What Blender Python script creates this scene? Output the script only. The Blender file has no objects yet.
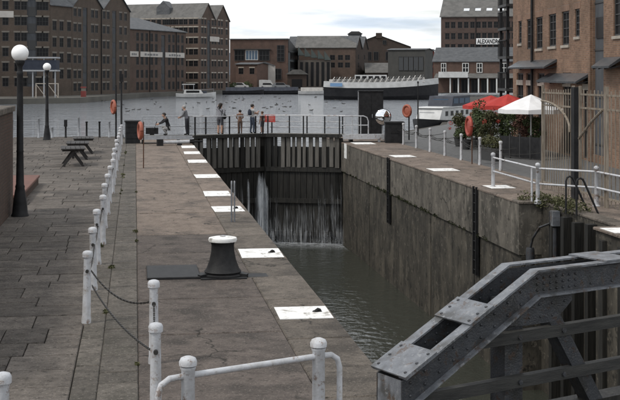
import bpy, bmesh, math, random
from mathutils import Vector, Matrix
random.seed(7)
R = math.radians
scn = bpy.context.scene
C = scn.collection

# ------------------------------------------------------------------ camera, sky, sun, exposure
F, CX, V0, H = 1200.0, 310.0, 73.0, 3.6          # focal length (px of a 620 px wide frame), principal point, eye height
TH = math.atan(175 / F); CT, ST = math.cos(TH), math.sin(TH)
cd = bpy.data.cameras.new('camera'); cam = bpy.data.objects.new('camera', cd); C.objects.link(cam)
cd.sensor_width = 36; cd.lens = F / 620 * 36; cd.shift_y = -(200 - V0) / 620
cd.clip_start = 0.1; cd.clip_end = 9000
cam.location = (0, 0, H); cam.rotation_euler = (R(90), 0, -TH)
scn.camera = cam

SUN_EL, SUN_AZ = R(52), R(-110)                  # azimuth clockwise from +Y
wd_ = bpy.data.worlds.new('World'); scn.world = wd_; wd_.use_nodes = True
nt = wd_.node_tree; nt.nodes.clear()
def wn(t, **k):
    n = nt.nodes.new(t)
    for a, b in k.items(): setattr(n, a, b)
    return n
out = wn('ShaderNodeOutputWorld'); bg = wn('ShaderNodeBackground')
sky = wn('ShaderNodeTexSky', sky_type='NISHITA', sun_disc=False)
sky.sun_elevation = SUN_EL; sky.sun_rotation = SUN_AZ; sky.air_density = 1.0; sky.dust_density = 1.5
tc = wn('ShaderNodeTexCoord')
mp = wn('ShaderNodeMapping'); mp.inputs['Scale'].default_value = (1.0, 1.0, 7.5)
nz = wn('ShaderNodeTexNoise'); nz.inputs['Scale'].default_value = 3.4; nz.inputs['Detail'].default_value = 8; nz.inputs['Roughness'].default_value = 0.58
rp = wn('ShaderNodeValToRGB')
rp.color_ramp.elements[0].position = 0.30; rp.color_ramp.elements[0].color = (0.18, 0.18, 0.18, 1)
rp.color_ramp.elements[1].position = 0.52; rp.color_ramp.elements[1].color = (1, 1, 1, 1)
nz2 = wn('ShaderNodeTexNoise'); nz2.inputs['Scale'].default_value = 5.0; nz2.inputs['Detail'].default_value = 9
rp2 = wn('ShaderNodeValToRGB')
rp2.color_ramp.elements[0].position = 0.36; rp2.color_ramp.elements[0].color = (5.7, 6.5, 7.5, 1)
rp2.color_ramp.elements[1].position = 0.49; rp2.color_ramp.elements[1].color = (9.6, 9.7, 9.8, 1)
mx = wn('ShaderNodeMix', data_type='RGBA')
L = nt.links
L.new(tc.outputs['Generated'], mp.inputs['Vector'])
L.new(mp.outputs['Vector'], nz.inputs['Vector']); L.new(mp.outputs['Vector'], nz2.inputs['Vector'])
L.new(nz.outputs['Fac'], rp.inputs['Fac']); L.new(nz2.outputs['Fac'], rp2.inputs['Fac'])
L.new(rp.outputs['Color'], mx.inputs['Factor'])
L.new(sky.outputs['Color'], mx.inputs['A']); L.new(rp2.outputs['Color'], mx.inputs['B'])
L.new(mx.outputs['Result'], bg.inputs['Color']); bg.inputs['Strength'].default_value = 0.105
L.new(bg.outputs['Background'], out.inputs['Surface'])

sd = bpy.data.lights.new('sun', 'SUN'); so = bpy.data.objects.new('sun', sd); C.objects.link(so)
sd.energy = 1.5; sd.angle = R(10); sd.color = (1.0, 0.95, 0.88)
sv = Vector((math.sin(SUN_AZ) * math.cos(SUN_EL), math.cos(SUN_AZ) * math.cos(SUN_EL), math.sin(SUN_EL)))
so.rotation_euler = sv.to_track_quat('Z', 'Y').to_euler(); so.location = (-20, 20, 40)
scn.view_settings.view_transform = 'Standard'; scn.view_settings.look = 'None'
scn.view_settings.gamma = 1; scn.view_settings.exposure = 0.25; scn.view_settings.use_curve_mapping = False
scn.render.engine = 'CYCLES'

# ------------------------------------------------------------------ helpers
def wd(u, D, z=0.0):                              # point at depth D on the vertical line seen at column u
    lat = (u - CX) / F * D
    return Vector((lat * CT + D * ST, -lat * ST + D * CT, z))
def g(u, v, z=0.0):                               # point on the level z seen at (u, v)
    return wd(u, F * (H - z) / (v - V0), z)
def zat(v, D): return H - (v - V0) * D / F

class MB:
    def __init__(s): s.v = []; s.f = []; s.m = []
    def add(s, vs, fs, m=0):
        n = len(s.v); s.v += [tuple(p) for p in vs]; s.f += [tuple(i + n for i in f) for f in fs]; s.m += [m] * len(fs)
        return s
    def box(s, x0, x1, y0, y1, z0, z1, m=0):
        return s.add([(x0,y0,z0),(x1,y0,z0),(x1,y1,z0),(x0,y1,z0),(x0,y0,z1),(x1,y0,z1),(x1,y1,z1),(x0,y1,z1)],
                     [(3,2,1,0),(4,5,6,7),(0,1,5,4),(1,2,6,5),(2,3,7,6),(3,0,4,7)], m)
    def bar(s, a, b, w, h, m=0, up=(0,0,1)):      # box beam from a to b, width w (sideways), height h
        a = Vector(a); b = Vector(b); d = (b - a).normalized(); u = Vector(up)
        if abs(d.dot(u)) > .98: u = Vector((0,1,0))
        r = d.cross(u).normalized(); u = r.cross(d).normalized()
        vs = []
        for p in (a, b):
            for sx, sz in ((-1,-1),(1,-1),(1,1),(-1,1)): vs.append(p + r*sx*w/2 + u*sz*h/2)
        return s.add(vs, [(3,2,1,0),(4,5,6,7),(0,1,5,4),(1,2,6,5),(2,3,7,6),(3,0,4,7)], m)
    def slab(s, x0, x1, y0, y1, z0, z1, c=.012, m=0):   # box with chamfered top edge
        vs = [(x0,y0,z0),(x1,y0,z0),(x1,y1,z0),(x0,y1,z0),(x0,y0,z1-c),(x1,y0,z1-c),(x1,y1,z1-c),(x0,y1,z1-c),
              (x0+c,y0+c,z1),(x1-c,y0+c,z1),(x1-c,y1-c,z1),(x0+c,y1-c,z1)]
        fs = [(0,1,5,4),(1,2,6,5),(2,3,7,6),(3,0,4,7),(4,5,9,8),(5,6,10,9),(6,7,11,10),(7,4,8,11),(8,9,10,11),(3,2,1,0)]
        return s.add(vs, fs, m)
    def tube(s, pts, r, n=8, m=0, caps=True):
        pts = [Vector(p) for p in pts]; k = len(pts); rs = r if isinstance(r, (list, tuple)) else [r]*k
        vs = []; prev = None
        for i, p in enumerate(pts):
            d = (pts[min(i+1,k-1)] - pts[max(i-1,0)]).normalized()
            if prev is None:
                a = Vector((0,0,1)) if abs(d.z) < .9 else Vector((1,0,0))
                r1 = d.cross(a).normalized()
            else:
                r1 = (prev - d*prev.dot(d)).normalized()
            prev = r1; r2 = d.cross(r1)
            for j in range(n):
                t = 2*math.pi*j/n; vs.append(p + (r1*math.cos(t) + r2*math.sin(t))*rs[i])
        fs = [(i*n+j, i*n+(j+1)%n, (i+1)*n+(j+1)%n, (i+1)*n+j) for i in range(k-1) for j in range(n)]
        if caps: fs += [tuple(range(n))[::-1], tuple((k-1)*n+j for j in range(n))]
        return s.add(vs, fs, m)
    def lathe(s, prof, n=16, c=(0,0,0), m=0):     # prof: (r, z) bottom to top
        vs = []
        for r, z in prof:
            for j in range(n):
                t = 2*math.pi*j/n; vs.append((c[0]+r*math.cos(t), c[1]+r*math.sin(t), c[2]+z))
        k = len(prof)
        fs = [(i*n+j, i*n+(j+1)%n, (i+1)*n+(j+1)%n, (i+1)*n+j) for i in range(k-1) for j in range(n)]
        fs += [tuple(range(n))[::-1], tuple((k-1)*n+j for j in range(n))]
        return s.add(vs, fs, m)
    def ball(s, c, rx, ry=None, rz=None, n=16, k=10, m=0):
        ry = ry or rx; rz = rz or rx; vs = []
        for i in range(1, k):
            a = math.pi*i/k
            for j in range(n):
                t = 2*math.pi*j/n
                vs.append((c[0]+rx*math.sin(a)*math.cos(t), c[1]+ry*math.sin(a)*math.sin(t), c[2]-rz*math.cos(a)))
        fs = [(i*n+j, i*n+(j+1)%n, (i+1)*n+(j+1)%n, (i+1)*n+j) for i in range(k-2) for j in range(n)]
        b = len(vs); vs += [(c[0],c[1],c[2]-rz),(c[0],c[1],c[2]+rz)]
        fs += [(b,(j+1)%n,j) for j in range(n)] + [(b+1,(k-2)*n+j,(k-2)*n+(j+1)%n) for j in range(n)]
        return s.add(vs, fs, m)
    def prism(s, poly, z0, z1, m=0):              # vertical prism over a ccw xy polygon
        n = len(poly); vs = [(x,y,z0) for x,y in poly] + [(x,y,z1) for x,y in poly]
        fs = [tuple(range(n))[::-1], tuple(range(n,2*n))] + [(i,(i+1)%n,n+(i+1)%n,n+i) for i in range(n)]
        return s.add(vs, fs, m)
    def extr(s, prof, axis_o, ax, ay, az, d, m=0):   # polygon prof (a,b) in the plane (ax, ay) at axis_o, extruded d along az
        o = Vector(axis_o); ax = Vector(ax); ay = Vector(ay); az = Vector(az); n = len(prof)
        vs = [o+ax*a+ay*b for a,b in prof] + [o+ax*a+ay*b+az*d for a,b in prof]
        fs = [tuple(range(n))[::-1], tuple(range(n,2*n))] + [(i,(i+1)%n,n+(i+1)%n,n+i) for i in range(n)]
        return s.add(vs, fs, m)
    def mesh(s, name, mats, smooth=False):
        me = bpy.data.meshes.new(name); me.from_pydata(s.v, [], s.f)
        for m in (mats if isinstance(mats, (list, tuple)) else [mats]): me.materials.append(m)
        me.polygons.foreach_set('material_index', s.m)
        if smooth: me.polygons.foreach_set('use_smooth', [True]*len(s.f))
        bm = bmesh.new(); bm.from_mesh(me); bmesh.ops.recalc_face_normals(bm, faces=bm.faces); bm.to_mesh(me); bm.free()
        if smooth and hasattr(me, 'set_sharp_from_angle'): me.set_sharp_from_angle(angle=R(50))
        me.update(); return me
    def build(s, name, mats, parent=None, smooth=False):
        return link(name, s.mesh(name, mats, smooth), parent)

def link(name, data, parent=None):
    o = bpy.data.objects.new(name, data); C.objects.link(o)
    if parent: o.parent = parent
    return o
def tag(o, label, cat, group=None):
    o['label'] = label; o['category'] = cat
    if group: o['group'] = group
    return o
def thing(name, label, cat, loc=(0,0,0), rz=0.0, group=None):
    o = bpy.data.objects.new(name, None); C.objects.link(o); o.location = loc; o.rotation_euler = (0,0,rz)
    o.empty_display_size = .2
    return tag(o, label, cat, group)
def struct(o): o['kind'] = 'structure'; return o
def dup(root, loc, rz=0.0, label=None, scale=None):
    r = root.copy(); C.objects.link(r); r.location = loc; r.rotation_euler = (0,0,rz)
    if label: r['label'] = label
    if scale: r.scale = (scale,)*3
    for ch in list(root.children):
        c = ch.copy(); C.objects.link(c); c.parent = r
        for q in list(ch.children):
            d = q.copy(); C.objects.link(d); d.parent = c
    return r
ORD = ['first','second','third','fourth','fifth','sixth','seventh','eighth','ninth','tenth','eleventh','twelfth',
       'thirteenth','fourteenth','fifteenth','sixteenth','seventeenth','eighteenth','nineteenth','twentieth']

# ------------------------------------------------------------------ materials
MATS = {}
def M(name, c1, c2=None, scale=2.0, rough=.85, bump=0.0, bscale=30.0, metal=0.0, rand=0.0, stretch=(1,1,1), spec=.3,
      c3=None, s3=.5, lo=.35, hi=.65, detail=6, fleck=None, crack=None):
    if name in MATS: return MATS[name]
    m = bpy.data.materials.new(name); m.use_nodes = True; t = m.node_tree; n = t.nodes; l = t.links
    b = n['Principled BSDF']; b.inputs['Roughness'].default_value = rough; b.inputs['Metallic'].default_value = metal
    b.inputs['Specular IOR Level'].default_value = spec
    tc = n.new('ShaderNodeTexCoord'); mp = n.new('ShaderNodeMapping'); mp.inputs['Scale'].default_value = stretch
    l.new(tc.outputs['Object'], mp.inputs['Vector'])
    vec = mp.outputs['Vector']
    if rand:
        oi = n.new('ShaderNodeObjectInfo'); ad = n.new('ShaderNodeVectorMath'); ad.operation = 'ADD'
        ml = n.new('ShaderNodeMath'); ml.operation = 'MULTIPLY'; ml.inputs[1].default_value = 37.0
        l.new(oi.outputs['Random'], ml.inputs[0]); l.new(vec, ad.inputs[0]); l.new(ml.outputs[0], ad.inputs[1]); vec = ad.outputs[0]
    col = None
    if c2 is not None:
        nz = n.new('ShaderNodeTexNoise'); nz.inputs['Scale'].default_value = scale; nz.inputs['Detail'].default_value = detail
        nz.inputs['Roughness'].default_value = .65
        l.new(vec, nz.inputs['Vector'])
        rp = n.new('ShaderNodeValToRGB'); rp.color_ramp.elements[0].position = lo; rp.color_ramp.elements[1].position = hi
        rp.color_ramp.elements[0].color = (*c1,1); rp.color_ramp.elements[1].color = (*c2,1)
        l.new(nz.outputs['Fac'], rp.inputs['Fac']); col = rp.outputs['Color']
        if c3 is not None:
            n3 = n.new('ShaderNodeTexNoise'); n3.inputs['Scale'].default_value = s3; n3.inputs['Detail'].default_value = 5
            l.new(vec, n3.inputs['Vector'])
            r3 = n.new('ShaderNodeValToRGB'); r3.color_ramp.elements[0].position = .50; r3.color_ramp.elements[1].position = .68
            l.new(n3.outputs['Fac'], r3.inputs['Fac'])
            mx = n.new('ShaderNodeMix'); mx.data_type = 'RGBA'; mx.inputs['B'].default_value = (*c3,1)
            l.new(r3.outputs['Color'], mx.inputs['Factor']); l.new(col, mx.inputs['A']); col = mx.outputs['Result']
    if fleck and col is not None:                 # (light colour, dark colour, scale): fine grit, lichen spots and pits
        for fcol, fsc, p0, p1 in ((fleck[0],fleck[2],.56,.62),(fleck[1],fleck[2]*.45,.555,.61)):
            nf = n.new('ShaderNodeTexNoise'); nf.inputs['Scale'].default_value = fsc; nf.inputs['Detail'].default_value = 9; nf.inputs['Roughness'].default_value = .75
            l.new(tc.outputs['Object'], nf.inputs['Vector'])
            rf_ = n.new('ShaderNodeValToRGB'); rf_.color_ramp.elements[0].position = p0; rf_.color_ramp.elements[1].position = p1
            rf_.color_ramp.elements[1].color = (.8,.8,.8,1); l.new(nf.outputs['Fac'], rf_.inputs['Fac'])
            mf = n.new('ShaderNodeMix'); mf.data_type = 'RGBA'; mf.inputs['B'].default_value = (*fcol,1)
            l.new(rf_.outputs['Color'], mf.inputs['Factor']); l.new(col, mf.inputs['A']); col = mf.outputs['Result']
    if crack and col is not None:                 # (colour, scale): thin wandering cracks where the slab is worn
        nd = n.new('ShaderNodeTexNoise'); nd.inputs['Scale'].default_value = 2.2; nd.inputs['Detail'].default_value = 6; l.new(tc.outputs['Object'], nd.inputs['Vector'])
        vm = n.new('ShaderNodeVectorMath'); vm.operation = 'MULTIPLY_ADD'; vm.inputs[1].default_value = (.7,.7,.7); l.new(nd.outputs['Color'], vm.inputs[0]); l.new(tc.outputs['Object'], vm.inputs[2])
        vo = n.new('ShaderNodeTexVoronoi'); vo.feature = 'DISTANCE_TO_EDGE'; vo.inputs['Scale'].default_value = crack[1]; l.new(vm.outputs[0], vo.inputs['Vector'])
        rc = n.new('ShaderNodeValToRGB'); rc.color_ramp.elements[0].position = .004; rc.color_ramp.elements[1].position = .014; rc.color_ramp.elements[0].color = (1,1,1,1); rc.color_ramp.elements[1].color = (0,0,0,1); l.new(vo.outputs['Distance'], rc.inputs['Fac'])
        nm_ = n.new('ShaderNodeTexNoise'); nm_.inputs['Scale'].default_value = .5; l.new(tc.outputs['Object'], nm_.inputs['Vector'])
        rm_ = n.new('ShaderNodeValToRGB'); rm_.color_ramp.elements[0].position = .47; rm_.color_ramp.elements[1].position = .56; l.new(nm_.outputs['Fac'], rm_.inputs['Fac'])
        mm_ = n.new('ShaderNodeMath'); mm_.operation = 'MULTIPLY'; l.new(rc.outputs['Color'], mm_.inputs[0]); l.new(rm_.outputs['Color'], mm_.inputs[1])
        mc = n.new('ShaderNodeMix'); mc.data_type = 'RGBA'; mc.inputs['B'].default_value = (*crack[0],1); l.new(mm_.outputs[0], mc.inputs['Factor']); l.new(col, mc.inputs['A']); col = mc.outputs['Result']
    if rand:
        mr = n.new('ShaderNodeMapRange'); mr.inputs['To Min'].default_value = 1-rand; mr.inputs['To Max'].default_value = 1+rand
        l.new(oi.outputs['Random'], mr.inputs['Value'])
        hs = n.new('ShaderNodeHueSaturation'); l.new(mr.outputs[0], hs.inputs['Value'])
        if col is not None: l.new(col, hs.inputs['Color'])
        else: hs.inputs['Color'].default_value = (*c1,1)
        col = hs.outputs['Color']
    if col is not None: l.new(col, b.inputs['Base Color'])
    else: b.inputs['Base Color'].default_value = (*c1,1)
    if bump:
        nb = n.new('ShaderNodeTexNoise'); nb.inputs['Scale'].default_value = bscale; nb.inputs['Detail'].default_value = 6
        l.new(vec, nb.inputs['Vector'])
        bp = n.new('ShaderNodeBump'); bp.inputs['Strength'].default_value = bump; bp.inputs['Distance'].default_value = .03
        l.new(nb.outputs['Fac'], bp.inputs['Height']); l.new(bp.outputs['Normal'], b.inputs['Normal'])
    MATS[name] = m; return m

def brickmat(name, c1, c2, mortar, bw=.23, bh=.078, dirt=(.04,.035,.03), dirt_amt=.5, ms=.012):
    if name in MATS: return MATS[name]
    m = bpy.data.materials.new(name); m.use_nodes = True; t = m.node_tree; n = t.nodes; l = t.links
    b = n['Principled BSDF']; b.inputs['Roughness'].default_value = .9; b.inputs['Specular IOR Level'].default_value = .2
    tc = n.new('ShaderNodeTexCoord'); sp = n.new('ShaderNodeSeparateXYZ'); l.new(tc.outputs['Object'], sp.inputs[0])
    ad = n.new('ShaderNodeMath'); l.new(sp.outputs['X'], ad.inputs[0]); l.new(sp.outputs['Y'], ad.inputs[1])
    cb = n.new('ShaderNodeCombineXYZ'); l.new(ad.outputs[0], cb.inputs['X']); l.new(sp.outputs['Z'], cb.inputs['Y'])
    br = n.new('ShaderNodeTexBrick'); l.new(cb.outputs[0], br.inputs['Vector'])
    br.inputs['Color1'].default_value = (*c1,1); br.inputs['Color2'].default_value = (*c2,1); br.inputs['Mortar'].default_value = (*mortar,1)
    br.inputs['Scale'].default_value = 1; br.inputs['Brick Width'].default_value = bw; br.inputs['Row Height'].default_value = bh
    br.inputs['Mortar Size'].default_value = ms; br.inputs['Mortar Smooth'].default_value = .3
    nz = n.new('ShaderNodeTexNoise'); nz.inputs['Scale'].default_value = .55; nz.inputs['Detail'].default_value = 8; nz.inputs['Roughness'].default_value = .65
    l.new(tc.outputs['Object'], nz.inputs['Vector'])
    rp = n.new('ShaderNodeValToRGB'); rp.color_ramp.elements[0].position = .42; rp.color_ramp.elements[1].position = .7
    rp.color_ramp.elements[1].color = (dirt_amt,)*3 + (1,)
    l.new(nz.outputs['Fac'], rp.inputs['Fac'])
    mx = n.new('ShaderNodeMix'); mx.data_type = 'RGBA'; mx.inputs['B'].default_value = (*dirt,1)
    l.new(rp.outputs['Color'], mx.inputs['Factor']); l.new(br.outputs['Color'], mx.inputs['A'])
    l.new(mx.outputs['Result'], b.inputs['Base Color'])
    bp = n.new('ShaderNodeBump'); bp.inputs['Strength'].default_value = .5; bp.inputs['Distance'].default_value = .012; bp.invert = True
    l.new(br.outputs['Fac'], bp.inputs['Height']); l.new(bp.outputs['Normal'], b.inputs['Normal'])
    MATS[name] = m; return m

def watermat(name, col, wscale, bump, stretch=(1,1,1), rough=.06, dist=.12):
    m = bpy.data.materials.new(name); m.use_nodes = True; t = m.node_tree; n = t.nodes; l = t.links
    b = n['Principled BSDF']; b.inputs['Base Color'].default_value = (*col,1); b.inputs['Roughness'].default_value = rough
    b.inputs['IOR'].default_value = 1.33; b.inputs['Specular IOR Level'].default_value = .9
    tc = n.new('ShaderNodeTexCoord'); mp = n.new('ShaderNodeMapping'); mp.inputs['Scale'].default_value = stretch
    l.new(tc.outputs['Object'], mp.inputs['Vector'])
    n1 = n.new('ShaderNodeTexNoise'); n1.inputs['Scale'].default_value = wscale; n1.inputs['Detail'].default_value = 4
    l.new(mp.outputs['Vector'], n1.inputs['Vector'])
    n2 = n.new('ShaderNodeTexNoise'); n2.inputs['Scale'].default_value = wscale*.17; n2.inputs['Detail'].default_value = 3
    l.new(mp.outputs['Vector'], n2.inputs['Vector'])
    ad = n.new('ShaderNodeMath'); l.new(n1.outputs['Fac'], ad.inputs[0]); l.new(n2.outputs['Fac'], ad.inputs[1])
    bp = n.new('ShaderNodeBump'); bp.inputs['Strength'].default_value = bump; bp.inputs['Distance'].default_value = dist
    l.new(ad.outputs[0], bp.inputs['Height']); l.new(bp.outputs['Normal'], b.inputs['Normal'])
    return m

def concrete(name, a, b_, c3=None, **k): return M(name, a, b_, scale=k.pop('scale',1.6), rough=.9, bump=k.pop('bump',.35), bscale=k.pop('bscale',22), c3=c3, **k)
flag_m   = concrete('flagstone', (.080,.069,.059), (.140,.122,.106), (.062,.054,.047), rand=.24, scale=5, detail=10, bump=.9, bscale=30, s3=1.6, fleck=((.23,.205,.175),(.030,.026,.022),24))
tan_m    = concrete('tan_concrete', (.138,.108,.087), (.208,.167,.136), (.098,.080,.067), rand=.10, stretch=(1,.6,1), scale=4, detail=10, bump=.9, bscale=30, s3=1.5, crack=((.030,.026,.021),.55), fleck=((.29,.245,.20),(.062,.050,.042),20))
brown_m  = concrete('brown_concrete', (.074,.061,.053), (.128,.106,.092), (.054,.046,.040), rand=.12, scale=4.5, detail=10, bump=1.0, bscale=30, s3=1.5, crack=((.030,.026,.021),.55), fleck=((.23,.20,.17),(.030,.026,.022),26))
cope_m   = concrete('coping_stone', (.090,.077,.064), (.150,.128,.106), (.064,.055,.046), rand=.15, scale=4.5, detail=10, bump=.9, bscale=30, s3=1.6, crack=((.030,.026,.021),.55), fleck=((.23,.20,.17),(.034,.030,.025),26))
sett_m   = concrete('edge_setts', (.074,.066,.056), (.132,.117,.100), (.058,.053,.043), rand=.18, scale=6, detail=10, bump=.9, bscale=30, fleck=((.24,.215,.185),(.028,.025,.020),22))
bed_m    = concrete('joint_bed', (.036,.032,.027), (.062,.055,.045))
road_m   = M('road_setts', (.075,.075,.075), (.125,.125,.122), scale=6, bump=.4, bscale=8)
far_m    = M('far_ground', (.07,.065,.058), (.12,.115,.10), scale=.15)
white_p  = M('white_paint', (.50,.51,.53), (.30,.29,.28), scale=7, rough=.55, lo=.45, hi=.8, detail=10, rand=.10, bump=.15, bscale=50, fleck=((.40,.38,.35),(.17,.11,.075),11))
pad_m    = M('white_marking_paint', (.80,.80,.78), (.60,.58,.54), scale=4, rough=.75, lo=.42, hi=.8, detail=10, fleck=((.46,.43,.38),(.22,.20,.17),9))
grey_p   = M('pale_grey_paint', (.36,.37,.39), (.25,.26,.27), scale=6, rough=.55)
black_m  = M('black_paint', (.012,.012,.013), (.025,.025,.026), scale=4, rough=.6, spec=.2)
iron_m   = M('black_iron', (.009,.009,.010), (.020,.020,.020), scale=8, rough=.6, bump=.2, bscale=60, spec=.25)
chain_m  = M('chain_iron', (.05,.048,.045), rough=.6, metal=.5)
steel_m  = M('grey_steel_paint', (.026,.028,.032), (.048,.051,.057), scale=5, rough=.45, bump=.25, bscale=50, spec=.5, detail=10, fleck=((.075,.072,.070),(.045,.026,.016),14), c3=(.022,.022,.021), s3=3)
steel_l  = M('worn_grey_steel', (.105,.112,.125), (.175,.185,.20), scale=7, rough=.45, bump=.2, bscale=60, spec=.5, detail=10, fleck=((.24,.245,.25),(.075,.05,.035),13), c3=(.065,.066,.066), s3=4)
wood_d   = M('dark_wet_timber', (.012,.012,.011), (.034,.032,.028), scale=4, stretch=(3,3,.25), rough=.55, bump=.4, bscale=8, rand=.25)
wood_g   = M('weathered_timber', (.085,.080,.072), (.165,.155,.138), scale=5, stretch=(4,4,.2), rough=.85, bump=.35, bscale=9, rand=.22)
wood_f   = M('pale_fence_timber', (.27,.235,.19), (.12,.095,.07), scale=4, stretch=(3,3,.4), rough=.8, rand=.12)
wood_b   = M('picnic_timber', (.020,.018,.017), (.040,.036,.034), scale=5, stretch=(6,.5,6), rough=.7, rand=.2)
orange_m = M('orange_plastic', (.34,.10,.06), (.26,.08,.05), scale=4, rough=.5)
redlb_m  = M('red_plastic', (.36,.07,.05), (.28,.055,.04), scale=4, rough=.5)
redc_m   = M('red_canvas', (.44,.045,.036), (.36,.036,.03), scale=3, rough=.85)
whc_m    = M('white_canvas', (.80,.80,.80), (.70,.70,.70), scale=2, rough=.9)
slate_m  = M('grey_slate', (.060,.064,.068), (.105,.108,.112), scale=1.2, stretch=(1,1,3), rough=.7, rand=.1)
slate_l  = M('brown_grey_slate', (.085,.083,.078), (.135,.130,.122), scale=.9, rough=.75)
glass_m  = M('window_glass', (.010,.010,.011), rough=.3, spec=.18)
glassb_m = M('bluish_glass', (.05,.09,.14), rough=.12, spec=.5)
frame_w  = M('window_frame_white', (.55,.55,.53), rough=.6)
frame_d  = M('window_frame_dark', (.045,.045,.045), rough=.6)
stone_l  = M('pale_stone', (.40,.36,.31), (.28,.25,.21), scale=2)
bay_m    = M('loading_bay_boards', (.052,.056,.062), (.078,.082,.088), scale=2, stretch=(1,1,.3))
bk_left  = brickmat('brick_dark_brown', (.086,.064,.050), (.112,.084,.066), (.092,.078,.066))
bk_red   = brickmat('brick_red_brown', (.112,.064,.049), (.138,.083,.064), (.115,.092,.08))
bk_c     = brickmat('brick_warm_brown', (.098,.066,.051), (.122,.084,.066), (.11,.09,.078))
bk_b     = brickmat('brick_brown', (.096,.062,.049), (.122,.082,.065), (.10,.082,.07))
bk_alex  = brickmat('brick_plum', (.088,.057,.047), (.112,.076,.064), (.10,.082,.073))
bk_right = brickmat('brick_tan', (.175,.100,.066), (.265,.160,.105), (.21,.16,.125), dirt=(.075,.058,.043), dirt_amt=.7)
bk_wall  = brickmat('brick_wall_sooty', (.075,.045,.035), (.105,.065,.050), (.07,.06,.05))
bk_dark  = brickmat('brick_soot', (.055,.040,.033), (.075,.055,.045), (.06,.05,.045))
wall_up  = concrete('lock_wall_concrete', (.072,.065,.055), (.150,.135,.112), (.050,.046,.038), rand=.10, stretch=(1,1,.5), scale=1.9, bscale=9, s3=1.4, bump=.6, crack=((.022,.020,.017),.45), fleck=((.20,.18,.15),(.030,.028,.023),5))
wall_lo  = concrete('lock_wall_stone', (.024,.022,.018), (.062,.056,.045), (.088,.078,.061), rand=.12, stretch=(1,1,.45), scale=1.7, bscale=6, s3=1.3, bump=.9, fleck=((.14,.125,.10),(.012,.012,.010),5))
moss_m   = M('moss', (.018,.022,.010), (.040,.045,.020), scale=9, rough=.95)
leaf_a   = M('leaf_green', (.038,.056,.022), (.078,.100,.040), scale=6, rough=.7, rand=.2)
leaf_b   = M('leaf_olive', (.055,.060,.026), (.110,.108,.050), scale=6, rough=.7, rand=.2)
flow_m   = M('red_flowers', (.42,.05,.04), (.30,.04,.03), scale=9, rough=.7)
plaster  = M('pale_render', (.50,.47,.43), (.42,.39,.36), scale=1)
blue_m   = M('blue_canvas', (.026,.031,.045), (.038,.045,.062), scale=1)
hullw_m  = M('white_hull', (.55,.55,.54), (.42,.42,.41), scale=1.2, rough=.5)
hullb_m  = M('black_hull', (.012,.012,.014), (.022,.022,.024), scale=2, rough=.5)
rope_m   = M('pale_sheeting', (.38,.37,.35), (.28,.27,.255), scale=2)
globe_m  = M('opal_globe', (.88,.88,.87), rough=.25, spec=.5)
mirror_m = M('mirror_glass', (.85,.86,.87), rough=.02, metal=1.0)
redsig_m = M('sign_red', (.45,.07,.06), rough=.6)
rust_m   = M('rusty_steel', (.11,.055,.032), (.07,.04,.028), scale=12, rough=.8)
foam_m   = M('falling_water_white', (.42,.45,.48), (.26,.28,.30), scale=6, stretch=(6,6,.8), rough=.35)
duck_m   = M('dark_plumage', (.025,.024,.024), (.05,.045,.04), scale=9)
bplum_m  = M('plum_brick_tiles', (.16,.055,.045), (.12,.045,.04), scale=2)
tarp_m   = M('dark_blue_tarpaulin', (.02,.024,.035), (.04,.045,.06), scale=2, rough=.6)

# ------------------------------------------------------------------ the setting: ground, quays, water
XL, XR = 2.9, 10.7                                # the two faces of the lock
GY = 61.5                                         # heel line of the upper gate
ground = struct(MB().box(-4000,4000,-300,6000,-9.2,-9.0).build('ground', far_m))
left_quay = struct(MB().prism([(-120,-25),(XL-.25,-25),(XL-.25,69),(-120,69)], -9, -.062).build('left_quay', bed_m))
rb = [(11.45,-25),(200,-25),(200,215)]
for u, v in ((452,96.5),(447,104),(445,118),(440,124),(400,131)): rb.append(tuple(g(u,v)[:2]))
rb += [(11.45,67)]
right_quay = struct(MB().prism(rb, -9, -.062).build('right_quay', bed_m))
fl = [tuple(g(u,v)[:2]) for u,v in ((-200,99.5),(0,98.8),(80,97.6),(150,92.8),(205,91.0),(232,89.5),(300,89.3),(440,89.6),(480,89.0))]
far_bank = struct(MB().prism(fl + [(3500,420),(3500,5900),(-3500,5900),(-3500,120)], -9, 0).build('far_quay', far_m))
hill = MB()
hp = []
for i in range(61):
    x = -2600 + i*100
    hp.append((x, 42 + 4*math.sin(i*.7) + 5*math.sin(i*.31+1)))
hv = []
for x, h_ in hp: hv += [(x,2000,-1),(x,2350,h_),(x,2900,h_*.4)]
hill.add(hv, [(i*3+k,(i+1)*3+k,(i+1)*3+k+1,i*3+k+1) for i in range(60) for k in range(2)])
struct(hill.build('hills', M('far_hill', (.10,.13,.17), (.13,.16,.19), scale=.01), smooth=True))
basin_m = watermat('basin_water', (.150,.162,.178), 1.2, 1.0, (.45,1.5,1), .05, .25)
lockw_m = watermat('lock_water', (.040,.043,.034), 2.6, .55)
struct(MB().add([(-400,62.2,-.8),(2.7,61.75,-.8),(6.8,63.2,-.8),(10.9,61.75,-.8),(400,62.2,-.8),(400,400,-.8),(-400,400,-.8)], [(0,1,2,3,4,5,6)]).build('basin_water', basin_m))
struct(MB().add([(XL-.1,-20,-5.3),(XR+.9,-20,-5.3),(XR+.9,63.1,-5.3),(XL-.1,63.1,-5.3)], [(0,1,2,3)]).build('lock_water', lockw_m))

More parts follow.
